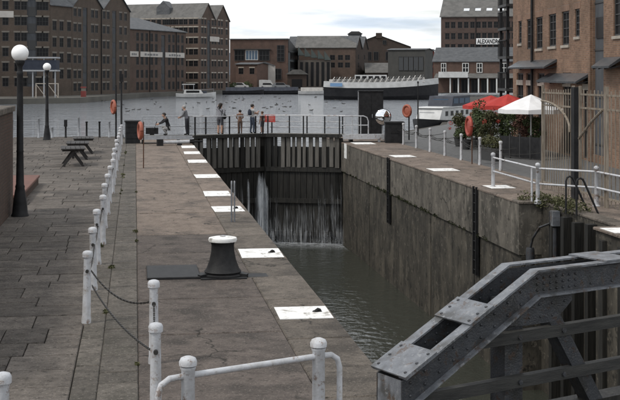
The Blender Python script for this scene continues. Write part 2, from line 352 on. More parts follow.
# paving: every slab its own piece
lp = struct(MB().box(-7.9,-.72,8.2,68.9,-.06,-.045).build('left_pavement', bed_m))
rnd = random.Random(4); cells = []
y = 8.3
while y < 68.6:
    d = rnd.uniform(.62,.98); x = -.74 - rnd.uniform(0,.15)
    x = -.727
    while x > -7.8:
        w = rnd.uniform(.6,1.35); x0 = max(x-w, -7.85)
        if rnd.random() < .18: ym_ = y+d*rnd.uniform(.4,.6); cells += [(x0,x,y,ym_),(x0,x,ym_,y+d)]
        elif rnd.random() < .15 and x-x0 > 1.0: xm_ = x0+(x-x0)*rnd.uniform(.4,.6); cells += [(x0,xm_,y,y+d),(xm_,x,y,y+d*.5),(xm_,x,y+d*.5,y+d)]
        else: cells.append((x0,x,y,y+d))
        x = x0
    y += d
def inview(x0,x1,y0,y1):
    xc, yc = (x0+x1)/2, (y0+y1)/2; D = xc*ST+yc*CT; lat = x1*CT-yc*ST
    return 310+1200*lat/D > -2 and 73+4320/D < 420
vis = [c for c in cells if inview(*c)]
vis.sort(key=lambda c: c[2]); near, rest = vis[:298], vis[298:]
for x0,x1,y0,y1 in near:
    dz = rnd.uniform(-.007,.007); j = .007
    o = MB().slab(x0+j,x1-j,y0+j,y1-j,-.05,0+dz,.012).build('paving_slab', flag_m, lp)
mb = MB()
for x0,x1,y0,y1 in rest: mb.slab(x0+.009,x1-.009,y0+.009,y1-.009,-.05,rnd.uniform(-.006,.006),.012)
if rest: mb.build('distant_paving_slabs', flag_m, lp)['kind'] = 'stuff'
# strip of narrow edge slabs, concrete bays and coping along the lock
ep = struct(MB().box(-.715,XL-.24,8.2,68.9,-.06,-.045).build('lockside_pavement', bed_m))
y = 8.3
while y < 66:
    d = rnd.uniform(.5,1.15); MB().slab(-.422,.036,y+.008,y+d-.008,-.05,rnd.uniform(-.006,.006),.012).build('edge_slab', sett_m, ep); y += d
y = 8.3
while y < 66:
    d = rnd.uniform(.8,1.9); MB().slab(-.722,-.427,y+.008,y+d-.008,-.05,rnd.uniform(-.008,.002),.012).build('kerb_slab', sett_m, ep); y += d
bays = [8.3, 12.6, 16.6, 19.2, 24.1, 26.9, 31.0, 35.2, 39.6, 44.2, 49.0, 54.0, 60.0, 66.0]
for i,(a,b) in enumerate(zip(bays,bays[1:])):
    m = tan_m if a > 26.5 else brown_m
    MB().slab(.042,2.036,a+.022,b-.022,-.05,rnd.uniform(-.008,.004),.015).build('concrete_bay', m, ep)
y = 8.3
while y < GY-1.2:
    d = rnd.uniform(1.2,2.3); b = min(y+d, GY-1.0)
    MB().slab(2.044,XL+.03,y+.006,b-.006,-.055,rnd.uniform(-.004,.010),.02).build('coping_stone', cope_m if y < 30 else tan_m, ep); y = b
MB().slab(2.05,XL,GY-.99,68.9,-.055,-.002,.02).build('coping_stone', tan_m, ep)
struct(MB().box(XL-.26,XL,-20,68.9,-9,-.06).build('lock_wall_left', wall_lo))
# right side of the lock
rw = struct(MB().box(11.30,11.46,-20,67,-9,-.062).build('lock_wall_right', wall_lo))
y = 32.4; i = 0
while y < 66.9:
    b = min(y + rnd.uniform(3.3,4.4), 67.0)
    if 67-b < 1.2: b = 67.0
    MB().box(10.64+rnd.uniform(-.012,.012),11.31,y+.012,b-.012,-1.5,-.062).build('wall_panel', wall_up, rw); y = b
y = 32.4
while y < 66.9:
    b = min(y + rnd.uniform(4.2,6.0), 67.0)
    if 67-b < 1.5: b = 67.0
    MB().box(10.70+rnd.uniform(-.015,.015),11.31,y+.02,b-.02,-9,-1.502).build('wall_panel', wall_lo, rw); y = b
y = -10
while y < 26.9:
    b = min(y+3.7, 26.9); MB().box(10.70+rnd.uniform(-.012,.012),11.31,y+.015,b-.015,-9,-.062).build('wall_panel', wall_lo, rw); y = b
for yy in (27.5, 28.3, 29.2, 30.0, 30.9):         # timbers in the gate recess
    MB().box(11.05,11.31,yy,yy+.22,-8,-.12-.1*rnd.random()).build('recess_timber', wood_d, rw)
for yy in (26.2, 25.1, 23.9, 22.4, 20.8):
    MB().box(10.58,10.71,yy,yy+.24,-8,-.25).build('fender_timber', wood_d, rw)
rp_ = struct(MB().box(11.40,13.45,8,66.8,-.06,-.045).build('right_lockside_pavement', bed_m))
y = 33.0
while y < 66.8:
    b = min(y+rnd.uniform(1.2,2.2), 66.8); MB().slab(10.62,11.75,y+.006,b-.006,-.060,rnd.uniform(-.004,.008),.02).build('coping_stone', tan_m, rp_); y = b
MB().slab(10.62,11.75,32.36,32.99,-.060,.004,.02).build('coping_stone', cope_m, rp_)
y = 26.9
while y < 32.35:
    b = min(y+1.36, 32.35); MB().slab(11.28,11.75,y+.006,b-.006,-.060,0,.02).build('coping_stone', cope_m, rp_); y = b
y = 8
while y < 26.88:
    b = min(y+1.9, 26.88); MB().slab(10.62,11.75,y+.006,b-.006,-.060,0,.02).build('coping_stone', tan_m, rp_); y = b
y = 8
while y < 66:
    b = min(y+rnd.uniform(2.2,3.6), 66.5); MB().slab(11.77,13.44,y+.01,b-.01,-.05,rnd.uniform(-.006,.003),.015).build('concrete_bay', tan_m, rp_); y = b+.001
struct(MB().prism([(13.47,5),(90,5),(90,150)] + [tuple((g(u,v)-Vector((-.5,-.0,0)))[:2]) for u,v in ((447,108),(440,124),(400,131.5))] + [(13.47,66.6)], -.06, -.02).build('road', road_m))
# moss along the ledge of the right wall and weeds between the slabs
def leaves(mb, c, rad, n, s, rr, flat=1.0, m=0):
    for _ in range(n):
        while True:
            p = Vector((rr.uniform(-1,1),rr.uniform(-1,1),rr.uniform(-1,1)))
            if p.length < 1 and p.length > .35: break
        q = Vector((c[0]+p.x*rad[0], c[1]+p.y*rad[1], c[2]+p.z*rad[2]))
        a = Vector((rr.gauss(0,1),rr.gauss(0,1),rr.gauss(0,.7)*flat)).normalized()
        b = a.cross(Vector((rr.gauss(0,1),rr.gauss(0,1),rr.gauss(0,1)))).normalized()
        k = s*rr.uniform(.6,1.4)
        mb.add([q-a*k*.5, q+b*k*.28, q+a*k*.5, q-b*k*.28], [(0,1,2,3)], m)
mb = MB(); rr = random.Random(9)
for _ in range(34):
    yy = rr.uniform(11,60); xx = rr.choice([-.425,-.72,-.72,.04])+rr.uniform(-.03,.03)
    s = rr.uniform(.015,.09); leaves(mb, (xx,yy,s*.35), (s,s*1.6,s*.6), 36, .05, rr)
mb.build('weeds', leaf_b)['kind'] = 'stuff'
mb = MB()
for _ in range(26):
    yy = rr.uniform(29.5,33.2); s = rr.uniform(.12,.34)
    leaves(mb, (rr.uniform(10.75,11.5) if yy > 32.4 else rr.uniform(11.25,11.6),yy,-.02+s*.2), (s,s,s*.8), 110, .07, rr)
tag(mb.build('ivy', leaf_b), 'dark ivy hanging over the wall edge below the white railing post', 'ivy')['kind'] = 'stuff'
mb = MB()
for _ in range(60):
    yy = rr.uniform(33,61); s = rr.uniform(.05,.14); leaves(mb, (10.62,yy,-1.5+s*.2), (.05,s*1.6,s*.7), 30, .05, rr)
mb.build('wall_moss', moss_m)['kind'] = 'stuff'

# ------------------------------------------------------------------ buildings
def facade_frame(a, b):
    """local frame of a facade: origin at its left foot a, x towards b, y into the building"""
    a = Vector(a); b = Vector(b); d = b - a; return a, math.atan2(d.y, d.x), d.length
def s_on(a, b, u):                                # metres along the facade a-b seen at column u
    k = (u - CX)/F; a = Vector(a); d = (Vector(b)-a).normalized()
    la, Da = a.x*CT - a.y*ST, a.x*ST + a.y*CT; ld, Dd = d.x*CT - d.y*ST, d.x*ST + d.y*CT
    return (k*Da - la)/(ld - k*Dd)
def depth(a, b, s):
    p = Vector(a) + (Vector(b)-Vector(a)).normalized()*s; return p.x*ST + p.y*CT
def wall_holes(mb, x0, x1, z0, z1, holes, y=0.0, dep=.09, m=0):
    """wall sheet in the xz plane with real openings and their reveals; outward is -y"""
    xs = sorted(set([x0,x1] + [h[0] for h in holes] + [h[1] for h in holes])); zs = sorted(set([z0,z1] + [h[2] for h in holes] + [h[3] for h in holes]))
    xs = [x for x in xs if x0 <= x <= x1]; zs = [z for z in zs if z0 <= z <= z1]
    for i in range(len(xs)-1):
        for k in range(len(zs)-1):
            cx, cz = (xs[i]+xs[i+1])/2, (zs[k]+zs[k+1])/2
            if any(h[0] < cx < h[1] and h[2] < cz < h[3] for h in holes): continue
            mb.add([(xs[i],y,zs[k]),(xs[i+1],y,zs[k]),(xs[i+1],y,zs[k+1]),(xs[i],y,zs[k+1])], [(0,1,2,3)], m)
    for a,b,c,d in holes:
        mb.add([(a,y,c),(b,y,c),(b,y,d),(a,y,d),(a,y+dep,c),(b,y+dep,c),(b,y+dep,d),(a,y+dep,d)],
               [(0,1,5,4),(1,2,6,5),(2,3,7,6),(3,0,4,7)], m)
WC = {}
def window(parent, x0, x1, z0, z1, y=0.0, dep=.09, fm=None, gm=None, lint=None, sill=None, bars=(1,1), name='window', axis=0, ox=0):
    """glazing set back in an opening, with frame, bars, lintel and sill; axis 1 = on the side wall at x = ox"""
    w, h = round(x1-x0,2), round(z1-z0,2); fm = fm or frame_d; gm = gm or glass_m
    key = (w,h,dep,fm.name,gm.name,lint and lint.name,sill and sill.name,bars)
    if key not in WC:
        mb = MB(); f = min(.07, w*.12); 
        mb.box(-w/2,w/2,dep-.02,dep,0,h,1)
        mb.box(-w/2,-w/2+f,dep-.07,dep-.021,0,h,0); mb.box(w/2-f,w/2,dep-.07,dep-.021,0,h,0)
        mb.box(-w/2+f,w/2-f,dep-.07,dep-.021,0,f,0); mb.box(-w/2+f,w/2-f,dep-.07,dep-.021,h-f,h,0)
        for i in range(1,bars[0]+1): x = -w/2 + w*i/(bars[0]+1); mb.box(x-f*.3,x+f*.3,dep-.06,dep-.021,f,h-f,0)
        for i in range(1,bars[1]+1): z = h*i/(bars[1]+1); mb.box(-w/2+f,w/2-f,dep-.058,dep-.021,z-f*.3,z+f*.3,0)
        ms = [fm,gm]
        if lint: ms.append(lint); mb.box(-w/2-.12,w/2+.12,-.03,.05,h+.002,h+.24,len(ms)-1)
        if sill: ms.append(sill); mb.box(-w/2-.08,w/2+.08,-.06,.05,-.12,-.002,len(ms)-1)
        WC[key] = mb.mesh(name, ms)
    o = link(name, WC[key], parent); o.location = ((x0+x1)/2, y, z0)
    if axis: o.location = (ox, (x0+x1)/2, z0); o.rotation_euler = (0,0,R(-90))
    return o

def warehouse(name, label, ua, Da, ub, Db, dep, eave, rows, cols, mats, wsize, gables=0, rise=None, roofm=None, side=None,
              lint=None, sill=None, bays=(), doors=(), base=0.0, pipes=(), gable_mat=None, hip=False, left=None):
    """rows: z of window centres; cols: picture columns of windows; bays: picture columns of loading bays"""
    a, b = wd(ua,Da), wd(ub,Db); o, rz, Ln = facade_frame(a,b)
    T = thing(name, label, 'building', (o.x,o.y,base), rz)
    roofm = roofm or slate_m; w, h = wsize; holes = []
    ss = [s_on(a,b,u) for u in cols]
    for z in rows:
        for s in ss:
            if 0 < s-w/2 and s+w/2 < Ln: holes.append((s-w/2,s+w/2,z-h/2,z+h/2))
    bh = []
    for u, z0, z1 in bays:
        s = s_on(a,b,u); bh.append((s-.75,s+.75,z0,z1))
    mb = MB(); wall_holes(mb, 0, Ln, 0, eave, holes+bh)
    mb.add([(Ln,0,0),(Ln,dep,0),(Ln,dep,eave),(Ln,0,eave)], [(0,1,2,3)]) if not side else None
    if side: wall_side(mb, Ln, dep, eave, side)
    lh = []
    if left:
        for z in left[1]:
            for u in left[0]:
                q = s_left(a,b,u)
                if .6 < q < dep-.6: lh.append((q-w/2,q+w/2,z-h/2,z+h/2))
        ml_ = MB(); wall_holes(ml_, 0, dep, 0, eave, lh); mb.add([(y,x,z) for x,y,z in ml_.v], ml_.f)
    else: mb.add([(0,dep,0),(0,0,0),(0,0,eave),(0,dep,eave)], [(0,1,2,3)])
    mb.add([(Ln,dep,0),(0,dep,0),(0,dep,eave),(Ln,dep,eave)], [(0,1,2,3)])
    ov = .25
    rf = MB()
    if gables:                                    # gables face the viewer, ridges run back
        gw = Ln/gables; rise = rise or gw*.36
        for i in range(gables):
            x0, x1 = i*gw, (i+1)*gw; xm = (x0+x1)/2
            mb.add([(x0,0,eave),(x1,0,eave),(xm,0,eave+rise)], [(0,1,2)]); mb.add([(x0,dep,eave),(xm,dep,eave+rise),(x1,dep,eave)], [(0,1,2)])
            k = .12
            for xa,xb,za,zb in ((x0-.0,xm,eave+.02,eave+rise+.02),(xm,x1+.0,eave+rise+.02,eave+.02)):
                vs = [(xa,-ov,za),(xb,-ov,zb),(xb,dep+ov,zb),(xa,dep+ov,za)]
                rf.add(vs + [(x,y,z+k) for x,y,z in vs], [(3,2,1,0),(4,5,6,7),(0,1,5,4),(1,2,6,5),(2,3,7,6),(3,0,4,7)])
    else:                                         # ridge parallel to the facade
        rise = rise or dep*.35; ym = dep/2; k = .14
        hx = dep*.5 if hip else 0
        if not hip: 
            for x in (0,Ln): mb.add([(x,0,eave),(x,dep,eave),(x,ym,eave+rise)], [(0,1,2)])
        e = ov
        rf.add([(-e,-e,eave),(Ln+e,-e,eave),(Ln+e-hx,ym,eave+rise+.05),(-e,ym,eave+rise+.05),(-e,dep+e,eave),(Ln+e,dep+e,eave),
                (-e,-e,eave+k),(Ln+e,-e,eave+k),(Ln+e-hx,ym,eave+rise+.05+k),(-e,ym,eave+rise+.05+k),(-e,dep+e,eave+k),(Ln+e,dep+e,eave+k)],
               [(6,7,8,9),(9,8,11,10),(0,3,2,1),(3,4,5,2),(0,1,7,6),(4,10,11,5),(0,6,9,3),(3,9,10,4)] + ([(7,11,8),(1,2,5),(1,5,11,7)] if hip else [(1,2,8,7),(2,5,11,8)]))
    mb.build('wall', mats, T); rf.build('roof', roofm, T)
    for hh in holes: window(T, *hh, lint=lint, sill=sill)
    for hh in lh: window(T, *hh, lint=lint, sill=sill, axis=1)
    for x0,x1,z0,z1 in bh:                        # loading bay: boarded doors storey by storey
        bm_ = MB(); bm_.box(x0,x1,.12,.16,z0,z1,0); z = z0+.5; by = bm_.build('loading_bay', bay_m, T)
        while z < z1-1:
            MB().box(x0+.15,x1-.15,.06,.119,z,z+1.5).build('bay_door', frame_d, by); z += 2.6
    for u in pipes:
        s = s_on(a,b,u); MB().tube([(s,-.1,0),(s,-.1,eave)], .08, 6).build('drainpipe', black_m, T)
    return T, a, b, Ln
def s_left(a, b, u):                              # metres back along the left side wall seen at column u
    d = (Vector(b)-Vector(a)).normalized(); return s_on(a, Vector(a)+Vector((-d.y,d.x,0))*30, u)
def wall_side(mb, Ln, dep, eave, side):           # right-hand side wall with openings
    holes = side; xs = sorted(set([0,dep]+[h[0] for h in holes]+[h[1] for h in holes])); zs = sorted(set([0,eave]+[h[2] for h in holes]+[h[3] for h in holes]))
    for i in range(len(xs)-1):
        for k in range(len(zs)-1):
            cx, cz = (xs[i]+xs[i+1])/2, (zs[k]+zs[k+1])/2
            if any(h[0] < cx < h[1] and h[2] < cz < h[3] for h in holes): continue
            mb.add([(Ln,xs[i],zs[k]),(Ln,xs[i+1],zs[k]),(Ln,xs[i+1],zs[k+1]),(Ln,xs[i],zs[k+1])], [(0,1,2,3)])
    for a,b,c,d in holes:
        mb.add([(Ln,a,c),(Ln,b,c),(Ln,b,d),(Ln,a,d),(Ln-.18,a,c),(Ln-.18,b,c),(Ln-.18,b,d),(Ln-.18,a,d)], [(0,1,5,4),(1,2,6,5),(2,3,7,6),(3,0,4,7)])

def board_sign(T, a, b, u0, u1, z0, z1, name='sign_board', m=None, marks=0, y=-.12):
    s0, s1 = s_on(a,b,u0), s_on(a,b,u1)
    o = MB().box(s0,s1,y,y+.1,z0,z1).build(name, m or stone_l, T)
    rr = random.Random(int(u0)); x = s0+(s1-s0)*.18
    mk = MB()
    for i in range(marks):                        # lettering too small to read: short grey strokes
        w = (s1-s0)*.64/marks; hgt = (z1-z0)*.42
        mk.box(x,x+w*.7,y-.03,y-.002,(z0+z1)/2-hgt/2,(z0+z1)/2+hgt/2*rr.uniform(.5,1)); x += w
    if marks: mk.build('lettering', M('faded_lettering', (.17,.17,.17)), o)
    return o

# left bank, near the lamp posts
lint_d = M('sooty_stone', (.20,.18,.155), (.14,.125,.105), scale=2)
r5 = [zat(v,186) for v in (5.5,21,36.8,52,67,82)]
T, a, b, Ln = warehouse('brick_warehouse', 'dark brick warehouse at the left edge with white sign and loading bay', -70,181,50,187.6, 12, 19.0, r5,
    [-40,-33,-20,-12,5.5,17.5,24,39.5,45.5], bk_left, (.95,1.35), gables=3, rise=6.5, lint=lint_d, bays=[(32,1.5,18.6),(-5,1.5,18.6)])
board_sign(T, a, b, -6, 13.5, zat(17,184), zat(10.5,184), m=plaster)
T, a, b, Ln = warehouse('brick_warehouse', 'low brick link block with slate roof between the two left warehouses', 50.2,187.8,71.8,193.6, 10, zat(6.5,191),
    [zat(v,191) for v in (26,42.5,58,74)], [54.5,61.5,69], bk_left, (1.1,1.5), rise=4.5, lint=lint_d)
rT = [zat(v,212) for v in (17,31.2,45.8,60.3,74.3,86)]
T, a, b, Ln = warehouse('twin_gabled_warehouse', 'dark brick warehouse with twin gables and two grey loading bays', 72,194,130,214, 26, 14.4, rT,
    [75,79.5,92.5,96.5,104,108,120.5,125.5], bk_left, (1.0,1.3), gables=2, rise=3.7, lint=lint_d, bays=[(85.2,.6,15.2),(114.3,.6,15.2)], pipes=[101])
# second warehouse with three white boards
rB = [zat(v,226) for v in (37.3,47.8,60.8,73.8,85.8)]
T, a, b, Ln = warehouse('brick_warehouse', 'red brick warehouse with hipped slate roof and three long white signs', 129.5,219,186,239, 14, zat(30.5,226), rB,
    [137.5,142,146.7,151.7,156.2,169.2,173.4,178.2,182.3], bk_b, (.95,1.55), rise=2.6, hip=True, bays=[(163.2,.4,10.9)], pipes=[149.5,176])
for u0,u1 in ((128.8,138),(140,162),(165,184)): board_sign(T, a, b, max(u0,129.7), u1, zat(57,226), zat(51.8,226), m=plaster, marks=5 if u0>139 else 3)
# third: long warehouse, twin gables at its right end
cz = [zat(v,248) for v in (22,30.5,41,52,63.5,76,86)]
T2, a2, b2, Ln2 = warehouse('long_gabled_warehouse', 'tall warm brick warehouse with white lintels and two gables facing right', 200,245,229.5,259.5, 30, 14.6, cz,
    [202.3,205.2,212.6,215.2,219,221.8,226.6], bk_c, (.95,1.2), gables=2, rise=3.4, lint=stone_l, bays=[(208.8,.5,17.0)], roofm=slate_l, left=([137,142.5,148,153.5,159,164.5,168.5,172.5,176.5,181,185.5,191,195.8],cz))
dm = MB(); yd = s_left(a2,b2,160.5); gw = Ln2/4
dm.extr([(-1.5,-1.5),(1.5,-1.5),(1.5,.7),(0,2.1),(-1.5,.7)], (gw*.30,yd,14.6+1.9), (0,1,0), (0,0,1), (1,0,0), gw*.8); dm.build('dormer', slate_m, T2)
board_sign(T2, a2, b2, 209.6, 218.8, zat(41.5,251), zat(36.5,251), m=plaster)

# modern brick block with a long window band
T, a, b, Ln = warehouse('modern_brick_block', 'red brick block with flat roof and blue glazed window band', 230,285,288,285, 14, zat(39.5,285),
    [], [], bk_red, (1,1), rise=.25, roofm=slate_m)
def pane(T, a, b, u0, u1, v0, v1, D, fm=None, gm=None, bars=(1,0), name='window'):
    s0, s1 = s_on(a,b,u0), s_on(a,b,u1); z0, z1 = zat(v1,D), zat(v0,D)
    mb = MB(); mb.box(s0,s1,-.10,-.04,z0,z1,1)
    f = .12
    for q in ((s0-f,s1+f,z1,z1+f),(s0-f,s1+f,z0-f,z0),(s0-f,s0,z0,z1),(s1,s1+f,z0,z1)): mb.box(q[0],q[1],-.16,.02,q[2],q[3],0)
    for i in range(bars[0]): x = s0+(s1-s0)*(i+1)/(bars[0]+1); mb.box(x-.05,x+.05,-.14,-.101,z0,z1,0)
    for i in range(bars[1]): z = z0+(z1-z0)*(i+1)/(bars[1]+1); mb.box(s0,s1,-.138,-.101,z-.05,z+.05,0)
    return mb.build(name, [fm or frame_d, gm or glass_m], T)
pane(T,a,b,235,244,50.5,60,285,bars=(2,1)); pane(T,a,b,246,257.5,50.5,59.5,285,fm=frame_w,gm=glassb_m,bars=(3,0)); pane(T,a,b,259.5,269,50.5,60,285,bars=(2,1))
pane(T,a,b,277.5,284,45.5,61,285,bars=(1,3)); pane(T,a,b,274.5,281,69,79,285,bars=(1,1))
s0, s1 = s_on(a,b,233.5), s_on(a,b,271)
MB().box(s0,s1,-.5,-.003,zat(49.6,285),zat(48.8,285)).build('brise_soleil', frame_d, T)
T, a, b, Ln = warehouse('glazed_wing', 'grey glazed wing with sloping top beside the red brick block', 288.6,286,299,300, 10, zat(52,290), [], [], M('grey_panel',(.10,.11,.115)), (1,1), rise=.2)
MB().extr([(0,0),(Ln,0),(0,3.0)], (0,.02,zat(52,290)+.2), (1,0,0), (0,0,1), (0,1,0), 9.8).build('sloping_top', frame_d, T)
for v0 in (53,62,70): pane(T,a,b,290,297,v0,v0+6,292,bars=(3,0))
T, a, b, Ln = warehouse('white_gabled_shed', 'small white rendered shed before the red brick block', 254.5,276,274.5,276, 7, zat(66,276), [], [], plaster, (1,1), gables=1, rise=.9)
pane(T,a,b,256.5,259.5,64.8,68.5,276); MB().box(s_on(a,b,264.7),s_on(a,b,265.3),-.08,-.003,0,zat(64,276)).build('drainpipe', black_m, T)
T, a, b, Ln = warehouse('brown_brick_cottage', 'low brown brick hut with flat roof by the white shed', 236,272,257,270, 6, zat(64.5,271), [zat(71,271)], [241,252], bk_red, (1.2,1.4), rise=.3, lint=stone_l)
# mid-distance warehouses behind the barge
T, a, b, Ln = warehouse('slate_roofed_warehouse', 'brown brick warehouse with pale slate roof and small twin gables', 296,302,355.5,300, 8, zat(48,301), [zat(v,301) for v in (57.5,65)],
    [332.5,340.5,347.5], bk_c, (1.3,1.3), rise=3.0, roofm=slate_l)
T, a, b, Ln = warehouse('brick_gable_pair', 'narrow brick warehouse end with two steep gables behind the barge', 355.7,300,368,312, 18, zat(49,303), [zat(v,304) for v in (57,65,72)], [358.5,364.5], bk_dark, (.9,1.3), gables=2, rise=3.2)
saw = thing('sawtooth_hall', 'dark glazed hall with stepped sloping roof panels before slate roofed warehouse', 'building', wd(298,292), -TH)
sw = 33/1200*292
MB().box(0,sw,0,7,0,zat(60,292)).build('wall', M('brown_panel',(.085,.075,.068),(.12,.105,.09),scale=.4), saw)
for i in range(5):
    x = i*sw/5; MB().extr([(0,0),(sw/5-.1,0),(sw/5-.1,.25),(0,2.2)], (x,-.3,zat(60,292)+.003+ (4-i)*.28), (1,0,0), (0,0,1), (0,1,0), 7.2).build('roof_panel', M('green_grey_glass',(.05,.065,.06),(.075,.09,.085),scale=1,rough=.3), saw)
for i in range(6): MB().box(.5+i*1.3,1.2+i*1.3,-.06,-.003,.4,zat(62,292)).build('window', glass_m, saw)
T, a, b, Ln = warehouse('broad_gabled_building', 'dark brick building with one broad gable and small chimney block', 346,345,411,345, 20, zat(47,345), [], [], bk_dark, (1,1), gables=1, rise=3.4)
pane(T,a,b,383.2,386,40.5,44,345); MB().box(s_on(a,b,376),s_on(a,b,382),-.4,1.2,zat(38,345),zat(32.8,345)).build('chimney', bk_dark, T)
for u in (369,376,388,394,400,406): pane(T,a,b,u-2,u+2,52,60,345)
T, a, b, Ln = warehouse('hipped_roof_house', 'dark building with low hipped roof rising behind the slate warehouse', 322,372,366,372, 16, zat(39,372), [], [], bk_dark, (1,1), rise=.9)
MB().box(s_on(a,b,349),s_on(a,b,362),3,9,zat(39,372)+.3,zat(33.5,372)).build('roof_lantern', slate_m, T)
MB().extr([(-2.4,0),(2.4,0),(1.2,.8),(-1.2,.8)], (s_on(a,b,355.5),2.6,zat(33.5,372)+.003), (1,0,0), (0,0,1), (0,1,0), 7).build('lantern_roof', frame_d, T)
T, a, b, Ln = warehouse('dark_shed', 'low shed with pale sloping roof below the broad gable', 366,300,390,300, 8, zat(73,300), [], [], bk_dark, (1,1), rise=2.4, roofm=slate_l)
T, a, b, Ln = warehouse('ivy_dark_hall', 'long dark hall under the broad gable with grey shutters', 388,292,425,289, 8, zat(50,291), [], [], M('dark_cladding',(.055,.055,.052),(.075,.073,.068),scale=.5), (1,1), rise=.3, roofm=slate_m)
for i,u in enumerate((401,406,411,416,421)): pane(T,a,b,u-1.8,u+1.8,57,70,294,gm=M('grey_shutter',(.075,.08,.085)))
T, a, b, Ln = warehouse('red_brick_house', 'narrow dark red house left of the plum brick warehouse', 423.5,300,434.5,300, 8, zat(51,300), [zat(v,300) for v in (56,63,70)], [426.5,431], bplum_m, (1.1,1.3), rise=.4)
# tall warehouse with lettering
T, a, b, Ln = warehouse('plum_brick_warehouse', 'tall plum brick warehouse with lettered white sign and four skylights', 441,236,535,232, 14, zat(17.3,236),
    [zat(v,236.5) for v in (25.2,36.3,47.3,58)], [447.3,453.2,460,466.2,472.5,478.5,484.3,490,496,501.5,508,514], bk_alex, (.9,1.25), rise=4.3, roofm=slate_l, lint=bk_alex, pipes=[475.8])
Z0, Z1 = zat(44.6,237), zat(38.6,237)
sg = board_sign(T, a, b, 476.0, 502.0, Z0, Z1, m=M('sign_white',(.78,.78,.77)))
fc = bpy.data.curves.new('lettering','FONT'); fc.body = 'ALEXANDRA'; fc.size = 1.0; fc.extrude = .012; fc.offset = .022; fc.align_x = 'CENTER'; fc.align_y = 'CENTER'
fo = bpy.data.objects.new('tmp', fc); C.objects.link(fo); bpy.context.view_layer.update()
tm = bpy.data.meshes.new_from_object(fo.evaluated_get(bpy.context.evaluated_depsgraph_get())); bpy.data.objects.remove(fo)
tm.name = 'lettering'; tm.materials.clear(); tm.materials.append(M('black_lettering',(.02,.02,.02)))
xs = [v.co.x for v in tm.vertices]; ys = [v.co.y for v in tm.vertices]
lt = link('lettering', tm, sg); sw_ = s_on(a,b,502.5)-s_on(a,b,476.5)
kx = sw_*.90/(max(xs)-min(xs)); kz = (Z1-Z0)*.74/(max(ys)-min(ys))
lt.matrix_local = Matrix.Translation((s_on(a,b,489.0), -.145, (Z0+Z1)/2 - (max(ys)+min(ys))/2*kz)) @ Matrix.Rotation(R(90),4,'X') @ Matrix.Diagonal((kx,kz,1,1))
for u in (465.7,477.2,488.6,500.2):
    s = s_on(a,b,u); t_ = .30; z = zat(17.3,236)+4.35*t_+.22
    MB().extr([(-.55,-.5),(.55,-.5),(.55,.5),(-.55,.5)], (s,7*t_,z), (1,0,0), (0,.852,.523), (0,-.523,.852), .08).build('skylight', M('skylight_glass',(.62,.64,.66),rough=.2), T)
# low quay-side building with arcade
T, a, b, Ln = warehouse('quayside_arcade_building', 'low brick building with slate roof, white windows and white arcade posts', 433.5,222,540,217, 9, zat(62,222), [], [], bk_red, (1,1), rise=2.6, roofm=slate_m)
for u,w in ((443.7,2.0),(465.6,2.6),(479.6,2.3),(504,2.6)): pane(T,a,b,u-w,u+w,63.6,72,222,fm=frame_w,bars=(1,1))
MB().extr([(0,0),(2.4,-.75),(2.4,-.63),(0,.14)], (s_on(a,b,436),-.003,zat(74,222)), (0,-1,0), (0,0,1), (1,0,0), Ln-1).build('lean_to_roof', slate_l, T)
MB().box(s_on(a,b,441),s_on(a,b,470),-3.0,-2.85,zat(77.5,219),zat(71.7,219)).build('white_fascia', hullw_m, T)
for u in (441.2,469.6): s = s_on(a,b,u); MB().box(s-.1,s+.1,-2.83,-.003,zat(77,219),zat(76,219)).build('bracket', frame_w, T)
for u in (452,460,470,480,489,498,507,516): 
    s = s_on(a,b,u); MB().box(s-.12,s+.12,-2.3,-2.06,0,zat(77.6,220)).build('arcade_post', frame_w, T)
for u0,u1 in ((453.5,458.5),(462,468),(472,478),(482,487.5),(491,496.5),(500,505.5),(509,514)): pane(T,a,b,u0,u1,80,91.5,222,bars=(1,0))

# ------------------------------------------------------------------ right-hand brick building
RA = wd(513,64); RB = wd(700, 253*64/440.0); a, b = RA, RB
o, rz, Ln = facade_frame(a,b)
RT = thing('canalside_brick_building', 'tan brick warehouse on the right with tall dark windows and boarded bay', 'building', (o.x,o.y,0), rz)
def sz(u, v): s = s_on(a,b,u); return s, zat(v, depth(a,b,s))
wins = []; 
for u0,u1,v0,v1 in ((518.4,521.6,21,43.5),(526.8,532.2,19,49),(536,542.4,17,48.5),(548.8,556,14,46.3),(562,569,11.2,45),(575,579.6,8.8,36.5),(613.5,624,-8,35.5)):
    um = (u0+u1)/2; wins.append((s_on(a,b,u0),s_on(a,b,u1),sz(um,v1)[1],sz(um,v0)[1]))
doors = []
for u0,u1,v0 in ((516.8,523.2,73),(526.3,533.2,73),(537.6,544.5,73),(562.8,571.2,72.5),(583,592,75)):
    um = (u0+u1)/2; doors.append((s_on(a,b,u0),s_on(a,b,u1),.05,sz(um,v0)[1]))
bay = (s_on(a,b,592.8),s_on(a,b,603.5),.3,9.4)
EH = 10.5
mb = MB(); wall_holes(mb, 0, Ln, -.05, EH, wins+doors+[bay], dep=.16)
mb.add([(0,14,-.05),(0,0,-.05),(0,0,EH),(0,14,EH)], [(0,1,2,3)]); mb.add([(Ln,0,-.05),(Ln,14,-.05),(Ln,14,EH),(Ln,0,EH)], [(0,1,2,3)])
mb.add([(Ln,14,-.05),(0,14,-.05),(0,14,EH),(Ln,14,EH)], [(0,1,2,3)])
mb.build('wall', bk_right, RT)
MB().add([(-.3,-.3,EH),(Ln+.3,-.3,EH),(Ln+.3,7,EH+4.5),(-.3,7,EH+4.5),(-.3,14.3,EH),(Ln+.3,14.3,EH)], [(0,1,2,3),(3,2,5,4),(0,3,4),(1,5,2),(0,4,5,1)]).build('roof', slate_m, RT)
